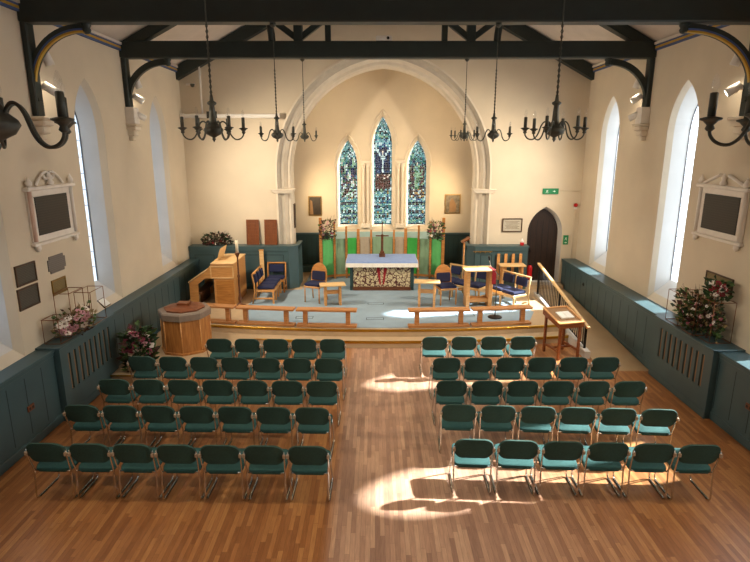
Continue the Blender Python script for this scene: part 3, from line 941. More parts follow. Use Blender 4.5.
for side, rows in ROWS:
    for ri_, (x0, y0, x1, y1, n_) in enumerate(rows):
        rz = math.atan2(y1 - y0, x1 - x0)
        for k in range(n_):
            f = k / (n_ - 1)
            ordk = (n_ - 1 - k) if side == 'left' else k
            lab = 'green chrome-framed chair, %s from the aisle in the %s, %s block' % (ORD[ordk], RN[ri_], side)
            loc = ((x0 + (x1 - x0) * f) * .991, y0 + (y1 - y0) * f - .07, 0)
            jr = rz + random.uniform(-.02, .02)
            g = 'chairs of the %s block' % side
            if first:
                proto.location = loc; proto.rotation_euler = (0, 0, jr); proto['label'] = lab; proto['group'] = g; first = False
            else: copy_thing(proto, loc, jr, lab, g)

# ------------------------------------------------------------------ chandeliers
def smooth_path(p, k=3):
    p = [Vector(q) for q in p]; o = []
    for i in range(len(p) - 1):
        a, b, c, d = p[max(i - 1, 0)], p[i], p[i + 1], p[min(i + 2, len(p) - 1)]
        for j in range(k):
            t = j / k
            o.append(.5 * ((2 * b) + (c - a) * t + (2 * a - 5 * b + 4 * c - d) * t * t + (3 * b - a - 3 * c + d) * t ** 3))
    return o + [p[-1]]
def proto_chandelier():
    t = thing('chandelier', '', 'chandelier')
    bm = BM()
    lathe(bm, [(.004, -.11), (.012, -.095), (.02, -.082), (.012, -.07), (.03, -.058), (.075, -.035), (.098, 0), (.09, .02), (.06, .045), (.035, .09), (.03, .17),
               (.024, .235), (.045, .25), (.045, .265), (.02, .28), (.014, .33), (.005, .35)], 18)
    obj('body', bm, 'iron', t)
    for k in range(6):
        a = RAD(15 + 60 * k)
        F = lambda r, z: (r * cos(a), r * sin(a), z)
        bm = BM()
        pts = [F(.05, .03), F(.062, .062), F(.085, .085), F(.112, .078), F(.135, .045), F(.15, .0), F(.163, -.035), F(.182, -.065), F(.21, -.085), F(.24, -.085), F(.268, -.07), F(.286, -.045), F(.29, -.02)]
        pts = smooth_path(pts)
        tube(bm, pts, .0075, 7)
        lathe(bm, [(.01, -.03), (.02, -.02), (.014, -.005), (.03, .012), (.044, .018), (.044, .024), (.02, .03)], 12, F(.29, 0))
        ar = obj('arm', bm, 'iron', t)
        bm = BM(); lathe(bm, [(.0165, .02), (.0165, .125), (.012, .128)], 10, F(.29, 0)); obj('candle_tube', bm, 'iron', ar)
        bm = BM(); lathe(bm, [(.008, .126), (.014, .145), (.017, .162), (.013, .182), (.003, .205)], 10, F(.29, 0)); obj('bulb', bm, 'bulbglass', ar)
    return t
CH = [(-1.53, 2.27, 4.39, -18, 'iron candle chandelier cut by the left edge of the photo'), (1.68, 2.27, 4.40, 15, 'iron candle chandelier cut by the right edge of the photo'),
      (-1.6, 5.6, 4.47, 1, 'largest fully visible iron chandelier on the left, above the hymn boards'), (-1.545, 8.92, 4.50, 25, 'middle-sized iron chandelier on the left, overlapping the arch moulding'),
      (-1.53, 12.25, 4.54, 22, 'smallest and furthest iron chandelier on the left of the arch'),
      (1.78, 5.6, 4.47, -17.6, 'largest fully visible iron chandelier on the right, above the door'), (1.87, 8.92, 4.50, 3, 'middle-sized iron chandelier on the right, over the arch foot'),
      (1.94, 12.25, 4.55, -9, 'smallest and furthest iron chandelier on the right of the arch')]
pc = proto_chandelier()
for i, (x, y, z, rz, lab) in enumerate(CH):
    if i == 0:
        c = pc; c.location = (x, y, z); c.rotation_euler = (0, 0, RAD(rz)); c['label'] = lab; c['group'] = 'iron chandeliers'
    else: c = copy_thing(pc, (x, y, z), RAD(rz), lab, 'iron chandeliers')
    zt_ = 6.13 if y in (8.92, 12.25) else gz(x) + .0
    bm = BM(); tube(bm, [(0, 0, .34), (0, 0, zt_ - z)], .007, 6)
    kz = .36
    while kz < min(zt_ - z, 1.0):
        tube(bm, [(.012 * cos(q * pi / 3), .012 * sin(q * pi / 3) * .3, kz + .018 * sin(q * pi / 3)) for q in range(6)], .003, 4, closed=True); kz += .05
    lathe(bm, [(.05, -.001), (.045, -.03), (.012, -.06)][::-1], 10, (0, 0, zt_ - z))
    obj('hanging_chain', bm, 'iron', c)

# ------------------------------------------------------------------ altar
t = thing('altar', 'altar table with a vine-patterned frontal standing before the green screen', 'altar', (.195, 15.08, P))
W2 = .93
bm = BM()
lohi(bm, (-W2 + .02, .05, 0), (-W2 + .1, 1.0, .80), .005); lohi(bm, (W2 - .1, .05, 0), (W2 - .02, 1.0, .80), .005)
lohi(bm, (-W2 + .1, .12, 0), (W2 - .1, 1.0, .80)); obj('body', bm, 'teal_dark', t)
bm = BM(); lohi(bm, (-W2 + .1, .02, 0), (W2 - .1, .12, .10), .01); obj('plinth', bm, 'darkw', t)
bm = BM(); lohi(bm, (-W2 + .12, .06, .11), (W2 - .12, .118, .80), .004); fr = obj('frontal', bm, 'frontal', t)
bm = BM()
for s in (-1, 1):
    pts = [(s * .02, .16), (s * .07, .2), (s * .09, .34), (s * .12, .5), (s * .15, .62), (s * .13, .69), (s * .07, .7), (s * .05, .6), (s * .045, .4)]
    prism(bm, pts if s < 0 else pts[::-1], XZ, .05, .062)
obj('red_emblem', bm, 'red', fr)
bm = BM()
lohi(bm, (-W2 - .06, -.02, .81), (W2 + .06, 1.1, .85), .012); obj('top', bm, 'oak2', t)
cl = thing('altar_cloth', 'blue cloth with a white lace border over the altar top', 'cloth', (.195, 15.08, P + .852))
bm = BM(); lohi(bm, (-W2 - .08, -.035, 0), (W2 + .08, 1.13, .012), .004)
lohi(bm, (-W2 - .082, -.045, -.035), (W2 + .082, -.034, .012)); obj('blue_top', bm, 'altarblue', cl)
bm = BM()
nseg = 44
for i in range(nseg):
    x0 = -W2 - .085 + i * (2 * W2 + .17) / nseg; x1 = x0 + (2 * W2 + .17) / nseg
    d0 = .012 * sin(i * 1.7); d1 = .012 * sin((i + 1) * 1.7)
    quad(bm, [(x0, -.046 + d0 * .4, -.033), (x1, -.046 + d1 * .4, -.033), (x1, -.052 + d1, -.15), (x0, -.052 + d0, -.15)])
for s in (-1, 1):
    x = s * (W2 + .085)
    for i in range(14):
        y0 = -.046 + i * .085; y1 = y0 + .085
        a_ = .03 if i == 0 else 0
        quad(bm, [(x, y0, .01), (x, y1, .01), (x + s * .02, y1, -.16), (x + s * .02, y0, -.16 - a_ * 2)])
ob = obj('lace_border', bm, 'lace', cl)
sm = ob.modifiers.new('thickness', 'SOLIDIFY'); sm.thickness = .006
# cross
t = thing('altar_cross', 'slender dark cross on a block base on the blue altar cloth', 'cross', (.21, 15.78, P + .865))
bm = BM(); lohi(bm, (-.09, -.09, 0), (.09, .09, .10), .01); lohi(bm, (-.06, -.06, .1), (.06, .06, .17), .01); obj('base', bm, 'darkw', t)
bm = BM(); lohi(bm, (-.035, -.022, .17), (.035, .022, .66), .004); lohi(bm, (-.012, -.012, .66), (.012, .012, 1.06), .003)
lohi(bm, (-.19, -.012, .60), (.19, .012, .635), .004); obj('shaft_and_arms', bm, 'darkw', t)

# ------------------------------------------------------------------ green screen behind the altar
t = thing('fabric_screen', 'curved oak-post screen hung with green and beige cloth panels behind the altar', 'screen', (0, 0, P))
PX = [(-1.655, 2.26, 16.45, .045), (-1.25, 2.11, 16.62, .03), (-.89, 1.96, 16.7, .03), (-.52, 1.87, 16.76, .045), (-.12, 1.84, 16.8, .03), (.59, 1.84, 16.8, .03), (.95, 1.89, 16.76, .045), (1.35, 1.99, 16.7, .03), (1.71, 2.11, 16.62, .03), (2.08, 2.26, 16.45, .045)]
for x, z, y, w in PX:
    bm = BM(); lohi(bm, (x - w, y - .035, 0), (x + w, y + .035, z - P), .005); obj('post', bm, 'oak2', t)
PF = ['fab_green', 'fab_sage', 'fab_vivid', 'fab_beige', 'fab_sage', 'fab_beige', 'fab_vivid', 'fab_sage', 'fab_green']
PT = [1.60, 1.58, 1.6, 1.62, 1.62, 1.62, 1.6, 1.58, 1.60]
for (a, b, mt, zt_) in zip(PX, PX[1:], PF, PT):
    bm = BM(); w = a[3]; w2 = b[3]
    quadp = []
    N = 6
    for k in range(N):
        f0, f1 = k / N, (k + 1) / N
        X0 = a[0] + w + .01 + (b[0] - w2 - a[0] - w - .02) * f0; X1 = a[0] + w + .01 + (b[0] - w2 - a[0] - w - .02) * f1
        Y0 = a[2] + (b[2] - a[2]) * f0 + .006 * sin(f0 * 9); Y1 = a[2] + (b[2] - a[2]) * f1 + .006 * sin(f1 * 9)
        for q, (za, zb_) in enumerate(((.13, zt_ - P),)):
            prism(bm, [(X0, Y0 - .006), (X1, Y1 - .006), (X1, Y1 + .006), (X0, Y0 + .006)], XY, za, zb_)
    obj('cloth_panel', bm, mt, t)
    bm = BM()
    prism(bm, [(a[0], a[2] - .025), (b[0], b[2] - .025), (b[0], b[2] + .025), (a[0], a[2] + .025)], XY, .06, .13); obj('bottom_rail', bm, 'oak2', t)

# ------------------------------------------------------------------ communion rails
def rail(p0, p1, label, mitre=.0):
    p0 = Vector(p0); p1 = Vector(p1); d_ = p1 - p0; L_ = d_.length
    t = thing('kneeling_rail', label, 'rail', ((p0.x + p1.x) / 2, (p0.y + p1.y) / 2, P + .008), math.atan2(d_.y, d_.x), 'low wooden rails along the platform edge')
    h = L_ / 2 - .012
    bm = BM(); lohi(bm, (-h, -.11, .375), (h, .11, .425), .008); obj('top_board', bm, 'railw', t)
    bm = BM(); lohi(bm, (-h, -.09, 0), (h, .09, .055), .008); obj('base_board', bm, 'railw', t)
    for x in (-h + min(.2, h * .3), h - min(.2, h * .3)):
        bm = BM(); lohi(bm, (x - .05, -.05, .05), (x + .05, .05, .38), .006); obj('post', bm, 'railw', t)
ry = lambda x: yarc(x, 11.66) + .16
rail((-4.45, ry(-4.45)), (-3.22, ry(-3.22) + .02), 'low wooden kneeling rail behind the font, furthest left')
rail((-3.2, ry(-3.2) + .02), (-1.82, ry(-1.82)), 'low wooden kneeling rail in front of the left clergy bench')
rail((-1.80, ry(-1.82)), (-.40, ry(-.4)), 'low wooden kneeling rail left of the central gap')
rail((.74, ry(.74)), (2.17, ry(2.17)), 'low wooden kneeling rail right of the central gap')
rail((2.19, ry(2.19)), (3.62, ry(3.62) + .02), 'low wooden kneeling rail furthest right, before the ramp')
for x, y in ((-3.21, ry(-3.21) + .03), (-1.81, ry(-1.81)), (2.18, ry(2.18))):
    pass

# ------------------------------------------------------------------ font
t = thing('baptismal_font', 'octagonal oak-panelled font with a stone rim and wooden lid on the left', 'font', (-4.0, 10.98, S1))
R8 = .50
bm = BM(); lathe(bm, [(R8, 0), (R8, .70), (R8 - .02, .72)], 8, smooth=False, ph=RAD(8)); obj('oak_drum', bm, 'font', t)
bm = BM()
for k in range(8):
    a = 2 * pi * k / 8 + RAD(8)
    tube(bm, [(R8 * cos(a), R8 * sin(a), 0), (R8 * cos(a), R8 * sin(a), .71)], .014, 6)
obj('corner_bead', bm, 'oak', t)
bm = BM(); lathe(bm, [(R8 + .035, 0), (R8 + .035, .04), (R8, .05)], 8, smooth=False, ph=RAD(8)); obj('plinth', bm, 'font', t)
bm = BM(); lathe(bm, [(R8 - .02, .715), (R8 + .03, .725), (R8 + .04, .85), (R8 + .02, .875), (R8 - .09, .88)], 8, smooth=False, ph=RAD(8)); obj('stone_rim', bm, 'fontstone', t)
bm = BM(); lathe(bm, [(R8 - .09, .87), (R8 - .08, .905), (R8 - .2, .935), (.12, .96), (.1, .965)], 8, smooth=False, ph=RAD(8)); ld = obj('lid', bm, 'lid', t)
bm = BM(); lohi(bm, (-.13, -.09, .955), (.13, .09, 1.01), .01); obj('lid_handle', bm, 'redw', ld)

# ------------------------------------------------------------------ organ console
t = thing('organ_console', 'light oak organ console with a sloping top and music desk behind the font', 'organ', (-4.2, 13.6, P))
D_ = 1.3
def cheek(y0, y1, nm):
    bm = BM()
    prism(bm, [(-.58, 0), (-.36, 0), (-.36, .56), (-.16, .72), (.06, .72), (.06, 0), (.58, 0), (.58, 1.1), (.02, 1.1), (-.14, .9), (-.58, .60)], XZ, y0, y1)
    obj(nm, bm, 'oak', t)
cheek(0, .05, 'side_panel'); cheek(D_ - .05, D_, 'side_panel')
bm = BM(); lohi(bm, (.52, .05, 0), (.58, D_ - .05, 1.1)); obj('back_panel', bm, 'oak', t)
bm = BM(); lohi(bm, (0, -.015, 1.09), (.6, D_ + .015, 1.12), .006); obj('top', bm, 'oakx', t)
bm = BM(); prism(bm, [(-.6, .6), (-.15, .9), (-.13, .925), (-.6, .635)], XZ, -.01, D_ + .01); obj('sloping_shelf', bm, 'oakx', t)
bm = BM(); prism(bm, [(-.15, .9), (.02, 1.09), (.05, 1.07), (-.12, .88)], XZ, .05, D_ - .05); obj('stop_jamb', bm, 'oak', t)
bm = BM(); lohi(bm, (.12, -.005, .05), (.56, .002, .66)); rect = obj('framed_panel', bm, 'oak2', t)
bm = BM()
for a, b, c, d_ in ((.0, .58, .72, .75), (.0, .58, 1.02, 1.05), (-.02, .01, .72, 1.05), (.55, .58, .72, 1.05)):
    lohi(bm, (a, -.012, c), (b, .002, d_), .003)
obj('moulding', bm, 'oakx', t)
bm = BM(); lohi(bm, (-.5, .05, .28), (-.28, D_ - .05, .34), .006); lohi(bm, (-.42, .3, 0), (-.36, D_ - .3, .28)); obj('pedal_bench', bm, 'darkw', t)
bm = BM(); box(bm, (.14, .62, 1.28), (.02, .62, .33), .006, Matrix.Rotation(RAD(18), 3, 'Y')); lohi(bm, (.02, .3, 1.12), (.12, .94, 1.14)); obj('music_desk', bm, 'oakx', t)
# candle and stand
t = thing('candle_stand', 'tall turned dark wood candle stand beside the organ console', 'candle stand', (-3.47, 13.5, P + .008))
bm = BM()
lathe(bm, [(.15, 0), (.15, .03), (.06, .06), (.03, .12), (.045, .2), (.025, .3), (.022, .75), (.04, .8), (.022, .85), (.02, 1.28), (.04, 1.33), (.06, 1.38), (.06, 1.41)], 12)
obj('turned_shaft', bm, 'darkw', t)
t = thing('paschal_candle', 'thick cream candle on the tall dark wood stand', 'candle', (-3.47, 13.5, P + 1.419))
bm = BM(); lathe(bm, [(.036, 0), (.036, .29), (.03, .305), (.008, .30)], 12); obj('wax', bm, 'wax', t)
bm = BM(); tube(bm, [(0, 0, .3), (.003, 0, .33)], .004, 5); obj('wick', bm, 'black', t)

# ------------------------------------------------------------------ clergy benches
def stalls(n_, loc, rz, label, w=.48, q=0, wd='oakx'):
    """row of n seats along local x, back at y=0, facing -y"""
    t = thing('clergy_bench', label, 'bench', loc, rz)
    L_ = n_ * w
    for i in range(n_):
        bm = BM(); lohi(bm, (i * w + .03, -.50 + q, .37), ((i + 1) * w - .012, -.06, .45), .025); obj('seat_cushion', bm, 'navy', t)
        bm = BM(); box(bm, ((i + .5) * w, -.012, .64), (w - .10, .05, .22), .015, Matrix.Rotation(RAD(-8), 3, 'X')); obj('back_cushion', bm, 'navy', t)
    bm = BM(); lohi(bm, (.0, -.52 + q, .31), (L_, -.04, .37), .006); obj('seat_frame', bm, wd, t)
    bm = BM(); tube(bm, [(-.02, .045, .78), (L_ + .02, .045, .78)], .024, 6)
    obj('top_rail', bm, wd, t)
    for i in range(n_ + 1):
        x = i * w
        bm = BM()
        tube(bm, [(x, .06, 0), (x, .0, .3), (x, .0, .5), (x, .05, .79)], .022, 6); obj('back_post', bm, wd, t)
        bm = BM(); lohi(bm, (x - .022, -.51 + q, 0), (x + .022, -.465 + q, .32), .004); obj('leg', bm, wd, t)
    for x in (0, L_):
        bm = BM(); lohi(bm, (x - .015, -.48 + q, .12), (x + .015, .03, .16), .004); obj('stretcher', bm, wd, t)
    return t
stalls(3, (-3.14, 13.74, P + .008), RAD(90), 'three-seat oak bench with navy cushions facing right, left of the altar', .36, 0, 'oak')
stalls(3, (2.12, 15.05, P + .008), RAD(-42), 'three-seat pale wood bench with navy cushions, behind the red-fronted reading desk', .42)
stalls(2, (3.42, 14.22, P + .008), RAD(-60), 'two-seat pale wood bench with sunlit blue cushions, nearest the ramp rail', .48)
stalls(1, (-3.06, 15.21, P + .008), 0, 'single oak seat with a navy cushion facing the camera beside the left parapet', .5, .16, 'oak2')

def arm_chair(loc, rz, label):
    t = thing('sanctuary_chair', label, 'chair', loc, rz)
    w = .23
    bm = BM(); lohi(bm, (-w, -.44, .40), (w, 0, .45), .01); obj('seat_frame', bm, 'oak', t)
    bm = BM(); lohi(bm, (-w + .01, -.44, .45), (w - .01, -.02, .52), .02); obj('seat_cushion', bm, 'navy', t)
    bm = BM()
    poly = [(-w, .5)] + [(w * cos(a), .72 + .27 * sin(a)) for a in [pi - pi * k / 14 for k in range(15)]] + [(w, .5)]
    prism(bm, poly, lambda a, b, d: (a, d + .10 * (b - .5), b), -.02, .015, 0, .006); obj('arched_back', bm, 'oak2', t)
    bm = BM(); prism(bm, rrect(.38, .24, .03, 3, 0, .66), lambda a, b, d: (a, d + .10 * (b - .5), b), -.055, -.022, 0, .01); obj('back_cushion', bm, 'navyd', t)
    for x in (-w + .02, w - .02):
        bm = BM(); tube(bm, [(x, -.41, 0), (x, -.41, .42)], .02, 6); obj('leg', bm, 'oak', t)
        bm = BM(); tube(bm, [(x, .04, 0), (x, -.01, .42), (x, .0, .55)], .02, 6); obj('leg', bm, 'oak', t)
    return t
arm_chair((-1.50, 14.2, P + .008), RAD(-22), 'arched-back oak chair with a dark navy cushion, left of the altar')
arm_chair((1.80, 14.0, P + .008), RAD(14), 'arched-back oak chair with a dark back pad, right of the altar')

def prayer_desk(loc, rz, w, d_, h, label, shelf=True):
    t = thing('prayer_desk', label, 'desk', loc, rz)
    bm = BM(); lohi(bm, (-w / 2, -d_ / 2, h - .04), (w / 2, d_ / 2, h), .008); obj('desk_top', bm, 'oakx', t)
    for s in (-1, 1):
        bm = BM(); lohi(bm, (s * (w / 2 - .14) - .03, -d_ / 2 + .05, 0), (s * (w / 2 - .14) + .03, d_ / 2 - .05, h - .04), .005); obj('end_panel', bm, 'oak', t)
    bm = BM(); lohi(bm, (-w / 2 + .1, -.03, h * .52), (w / 2 - .1, .03, h * .52 + .1), .004); obj('stretcher', bm, 'oak', t)
    return t
prayer_desk((-1.1, 13.66, P + .008), RAD(10), .66, .34, .56, 'small oak prayer desk before the left arched chair')
prayer_desk((1.33, 13.52, P + .008), RAD(-6), .66, .34, .67, 'small pale oak prayer desk before the right arched chair')

t = thing('reading_desk', 'tall open oak reading desk with a crimson fall, right of the altar', 'lectern', (2.64, 13.56, P + .008), RAD(4))
bm = BM(); lohi(bm, (-.38, -.2, .94), (.38, .24, .975), .008); lohi(bm, (-.38, .2, .975), (.38, .24, 1.0), .004); obj('desk_top', bm, 'oakx', t)
for x in (-.28, .30):
    bm = BM(); lohi(bm, (x - .045, -.14, 0), (x + .045, .18, .94), .006); obj('side_post', bm, 'oak', t)
bm = BM(); lohi(bm, (-.24, -.1, .12), (.26, .15, .22), .004); obj('bottom_shelf', bm, 'oak2', t)
bm = BM(); lohi(bm, (.30, -.215, .62), (.40, -.2, .97)); lohi(bm, (.30, -.215, .965), (.40, .2, .98)); obj('crimson_fall', bm, 'red', t)

# microphone stand
t = thing('microphone_stand', 'thin black microphone stand with a round base on the carpet, right side', 'microphone stand', (2.89, 12.56, P + .008))
bm = BM(); lathe(bm, [(.17, 0), (.17, .015), (.15, .025), (.02, .03)], 20); obj('base', bm, 'black', t)
bm = BM(); tube(bm, [(0, 0, .02), (0, 0, 1.1)], .011, 8); obj('pole', bm, 'iron', t)
bm = BM(); tube(bm, [(.06, 0, 1.02), (-.17, .0, 1.28), (-.2, 0, 1.42)], .009, 6); obj('boom', bm, 'chrome', t)
bm = BM(); tube(bm, [(-.2, 0, 1.4), (-.215, 0, 1.50)], [.018, .026], 8); obj('microphone', bm, 'black', t)

# credence table with upright slats
t = thing('credence_table', 'small pale wood table against the right teal parapet', 'table', (3.85, 14.98, P))
bm = BM(); lohi(bm, (-.36, -.18, .76), (.36, .2, .80), .006); obj('table_top', bm, 'oakx', t)
for x in (-.27, .27):
    for y in (-.12, .14):
        bm = BM(); lohi(bm, (x - .025, y - .025, 0), (x + .025, y + .025, .76), .004); obj('leg', bm, 'oak', t)
for x in (-.34, -.13, .08, .29):
    bm = BM(); lohi(bm, (x - .04, .215, .3), (x + .04, .245, 1.06), .006); obj('back_slat', bm, 'oak', t)
# slim book stand at the right jamb
t = thing('book_stand', 'slim dark oak book stand at the right foot of the chancel arch', 'stand', (2.52, 15.2, P + .008))
bm = BM(); tube(bm, [(0, 0, 0), (0, 0, 1.36)], .025, 8); lathe(bm, [(.14, 0), (.14, .03), (.03, .06)], 10); obj('post', bm, 'oak2', t)
bm = BM(); box(bm, (.03, 0, 1.45), (.26, .3, .03), .005, Matrix.Rotation(RAD(-32), 3, 'Y')); obj('sloping_rest', bm, 'redw', t)
# tall slim post near the left bench
t = thing('processional_pole', 'tall pale wood staff standing behind the left bench', 'staff', (-3.22, 15.2, P))
bm = BM(); lohi(bm, (-.06, -.02, 0), (.06, .02, 1.16), .008); lohi(bm, (-.16, -.08, 0), (.10, .08, .04), .006); obj('staff', bm, 'oakx', t)
bm = BM(); lohi(bm, (-.07, -.025, 1.15), (.07, .025, 1.18), .006); obj('cap', bm, 'oak2', t)

# hymn boards
for x, lab in ((-3.52, 'brown slatted hymn board on the left parapet, the left one of the pair'), (-3.0, 'brown slatted hymn board on the left parapet, nearer the arch')):
    t = thing('hymn_board', lab, 'hymn board', (x, 15.545, 1.592))
    tilt = Matrix.Rotation(RAD(-6), 3, 'X')
    def add(bm, lo, hi, mi=0):
        vs = lohi(bm, lo, hi, .003, mi)
        bmesh.ops.rotate(bm, matrix=tilt, verts=vs, cent=(0, 0, 0))
    bm = BM(); add(bm, (-.17, -.01, .0), (.17, .015, .70)); obj('board', bm, 'hymn', t)
    bm = BM()
    for z in [.09 + .1 * k for k in range(6)]: add(bm, (-.15, -.022, z), (.15, -.008, z + .014))
    obj('slide_rail', bm, 'redw', t)
    bm = BM()
    for lo, hi in (((-.18, -.024, 0), (-.155, .018, .7)), ((.155, -.024, 0), (.18, .018, .7)), ((-.18, -.024, .69), (.18, .018, .72)), ((-.18, -.024, -.0), (.18, .018, .025))): add(bm, lo, hi)
    obj('frame', bm, 'redw', t)

# ------------------------------------------------------------------ handrail on the ramp
t = thing('ramp_handrail', 'pale wooden handrail on black balusters sloping down beside the ramp', 'handrail', (4.46, 0, 0))
kz = lambda y: .15 + (y - 10.75) / (14.6 - 10.75) * (P + .10 - .15)       # kerb top
hz = lambda y: .66 + (y - 10.9) / (14.5 - 10.9) * (1.24 - .66)
bm = BM(); p0 = Vector((0, 10.82, hz(10.82))); p1 = Vector((0, 14.55, hz(14.55)))
d_ = p1 - p0
box(bm, (p0 + p1) / 2, (.075, d_.length, .05), .015, Matrix.Rotation(math.atan2(d_.z, d_.y), 3, 'X'), 2); obj('hand_grip', bm, 'oakx', t)
bm = BM(); tube(bm, [(0, 10.95, kz(10.95) + .05), (0, 14.45, kz(14.45) + .05)], .012, 6); tube(bm, [(0, 10.95, hz(10.95) - .05), (0, 14.45, hz(14.45) - .05)], .012, 6)
obj('baluster_rail', bm, 'black', t)
for y in (10.95, 12.7, 14.45):
    bm = BM(); lohi(bm, (-.022, y - .022, kz(y) - .02), (.022, y + .022, hz(y) - .02), .003); obj('post', bm, 'black', t)
y = 11.07
while y < 14.4:
    if abs(y - 12.7) > .05:
        bm = BM(); tube(bm, [(0, y, kz(y) + .05), (0, y, hz(y) - .05)], .010, 6); obj('baluster', bm, 'black', t)
    y += .12

# ------------------------------------------------------------------ display table by the ramp
t = thing('display_desk', 'brown wooden display desk with a sloping glazed top at the foot of the ramp', 'desk', (3.97, 10.98, 0), RAD(15))
w, d2 = .23, .27
for sx in (-1, 1):
    for sy, h in ((-1, .74), (1, .88)):
        bm = BM(); lohi(bm, (sx * w - .025, sy * d2 - .025, 0), (sx * w + .025, sy * d2 + .025, h), .004); obj('leg', bm, 'redw', t)
bm = BM()
for sx in (-1, 1): lohi(bm, (sx * w - .015, -d2, .16), (sx * w + .015, d2, .20))
lohi(bm, (-w, -.02, .16), (w, .02, .20)); obj('stretcher', bm, 'redw', t)
bm = BM()
prism(bm, [(-d2 - .05, .70), (d2 + .05, .84), (d2 + .05, .96), (-d2 - .05, .80)], YZ, -w - .06, w + .06); obj('case', bm, 'redw', t)
sl = lambda y: .80 + (y + d2 + .05) / (2 * d2 + .1) * .16
bm = BM(); e_ = .035
for a, b, c, dd in ((-w - .07, w + .07, -d2 - .06, -d2 - .02), (-w - .07, w + .07, d2 + .02, d2 + .06), (-w - .07, -w - .02, -d2 - .06, d2 + .06), (w + .02, w + .07, -d2 - .06, d2 + .06)):
    prism(bm, [(c, sl(c)), (dd, sl(dd)), (dd, sl(dd) + .02), (c, sl(c) + .02)], YZ, a, b)
obj('lid_frame', bm, 'oak', t)
bm = BM(); prism(bm, [(-d2 - .02, sl(-d2 - .02)), (d2 + .02, sl(d2 + .02)), (d2 + .02, sl(d2 + .02) + .004), (-d2 - .02, sl(-d2 - .02) + .004)], YZ, -w - .02, w + .02); obj('lining', bm, 'gap', t)
bk = thing('open_book', 'open white book lying on the sloping display desk', 'book', (3.97, 10.98, 0), RAD(15))
for s, nm in ((-1, 'page_block'), (1, 'page_block')):
    bm = BM()
    pts = [(-.14, sl(-.14) + .006), (.10, sl(.10) + .006), (.10, sl(.10) + .03), (-.14, sl(-.14) + .03)]
    prism(bm, pts, YZ, s * .005 + .02, s * .15 + .02); obj(nm, bm, 'paper', bk)

# ------------------------------------------------------------------ wall tablets
def wall_slab(name, X, s, y0, y1, z0, z1, th, mat, label, cat='plaque', bev=.006, frame=None, notch=0):
    t = thing(name, label, cat, (X - s * .006, (y0 + y1) / 2, (z0 + z1) / 2))
    w, h = (y1 - y0) / 2, (z1 - z0) / 2
    bm = BM()
    if notch:
        n_ = notch; poly = [(-w + n_, -h), (w - n_, -h), (w - n_, -h + n_), (w, -h + n_), (w, h - n_), (w - n_, h - n_), (w - n_, h), (-w + n_, h), (-w + n_, h - n_), (-w, h - n_), (-w, -h + n_), (-w + n_, -h + n_)]
        prism(bm, poly, lambda a, b, d: (d, a, b), 0, s * th)
    else: lohi(bm, (0, -w, -h), (s * th, w, h), bev)
    obj('tablet', bm, mat, t)
    if frame:
        bm = BM()
        for lo, hi in (((-w - .015, -h - .015), (w + .015, -h + .01)), ((-w - .015, h - .01), (w + .015, h + .015)), ((-w - .015, -h), (-w + .01, h)), ((w - .01, -h), (w + .015, h))):
            lohi(bm, (0, lo[0], lo[1]), (s * (th + .012), hi[0], hi[1]), .003)
        obj('rim', bm, frame, t)
    return t
wall_slab('memorial_plaque', XL, 1, 7.85, 8.31, 2.30, 2.585, .02, 'tablet2', 'dark bronze plaque on the left wall, upper of the stacked pair', frame='frame')
wall_slab('memorial_plaque', XL, 1, 7.83, 8.30, 1.935, 2.235, .02, 'tablet2', 'dark bronze plaque on the left wall, lower of the stacked pair', frame='frame')
wall_slab('memorial_plaque', XL, 1, 8.66, 9.16, 2.29, 2.575, .02, 'tablet3', 'grey notched-corner plaque on the left wall', notch=.05)
wall_slab('memorial_plaque', XL, 1, 8.70, 9.08, 1.935, 2.165, .015, 'brassplate', 'brass plaque on the left wall behind the copper wire frames', frame='gilt')
wall_slab('memorial_plaque', XR, -1, 8.65, 9.36, 1.97, 2.2, .02, 'brassplate', 'bronze plaque on the right wall behind the small bouquet', frame='frame')

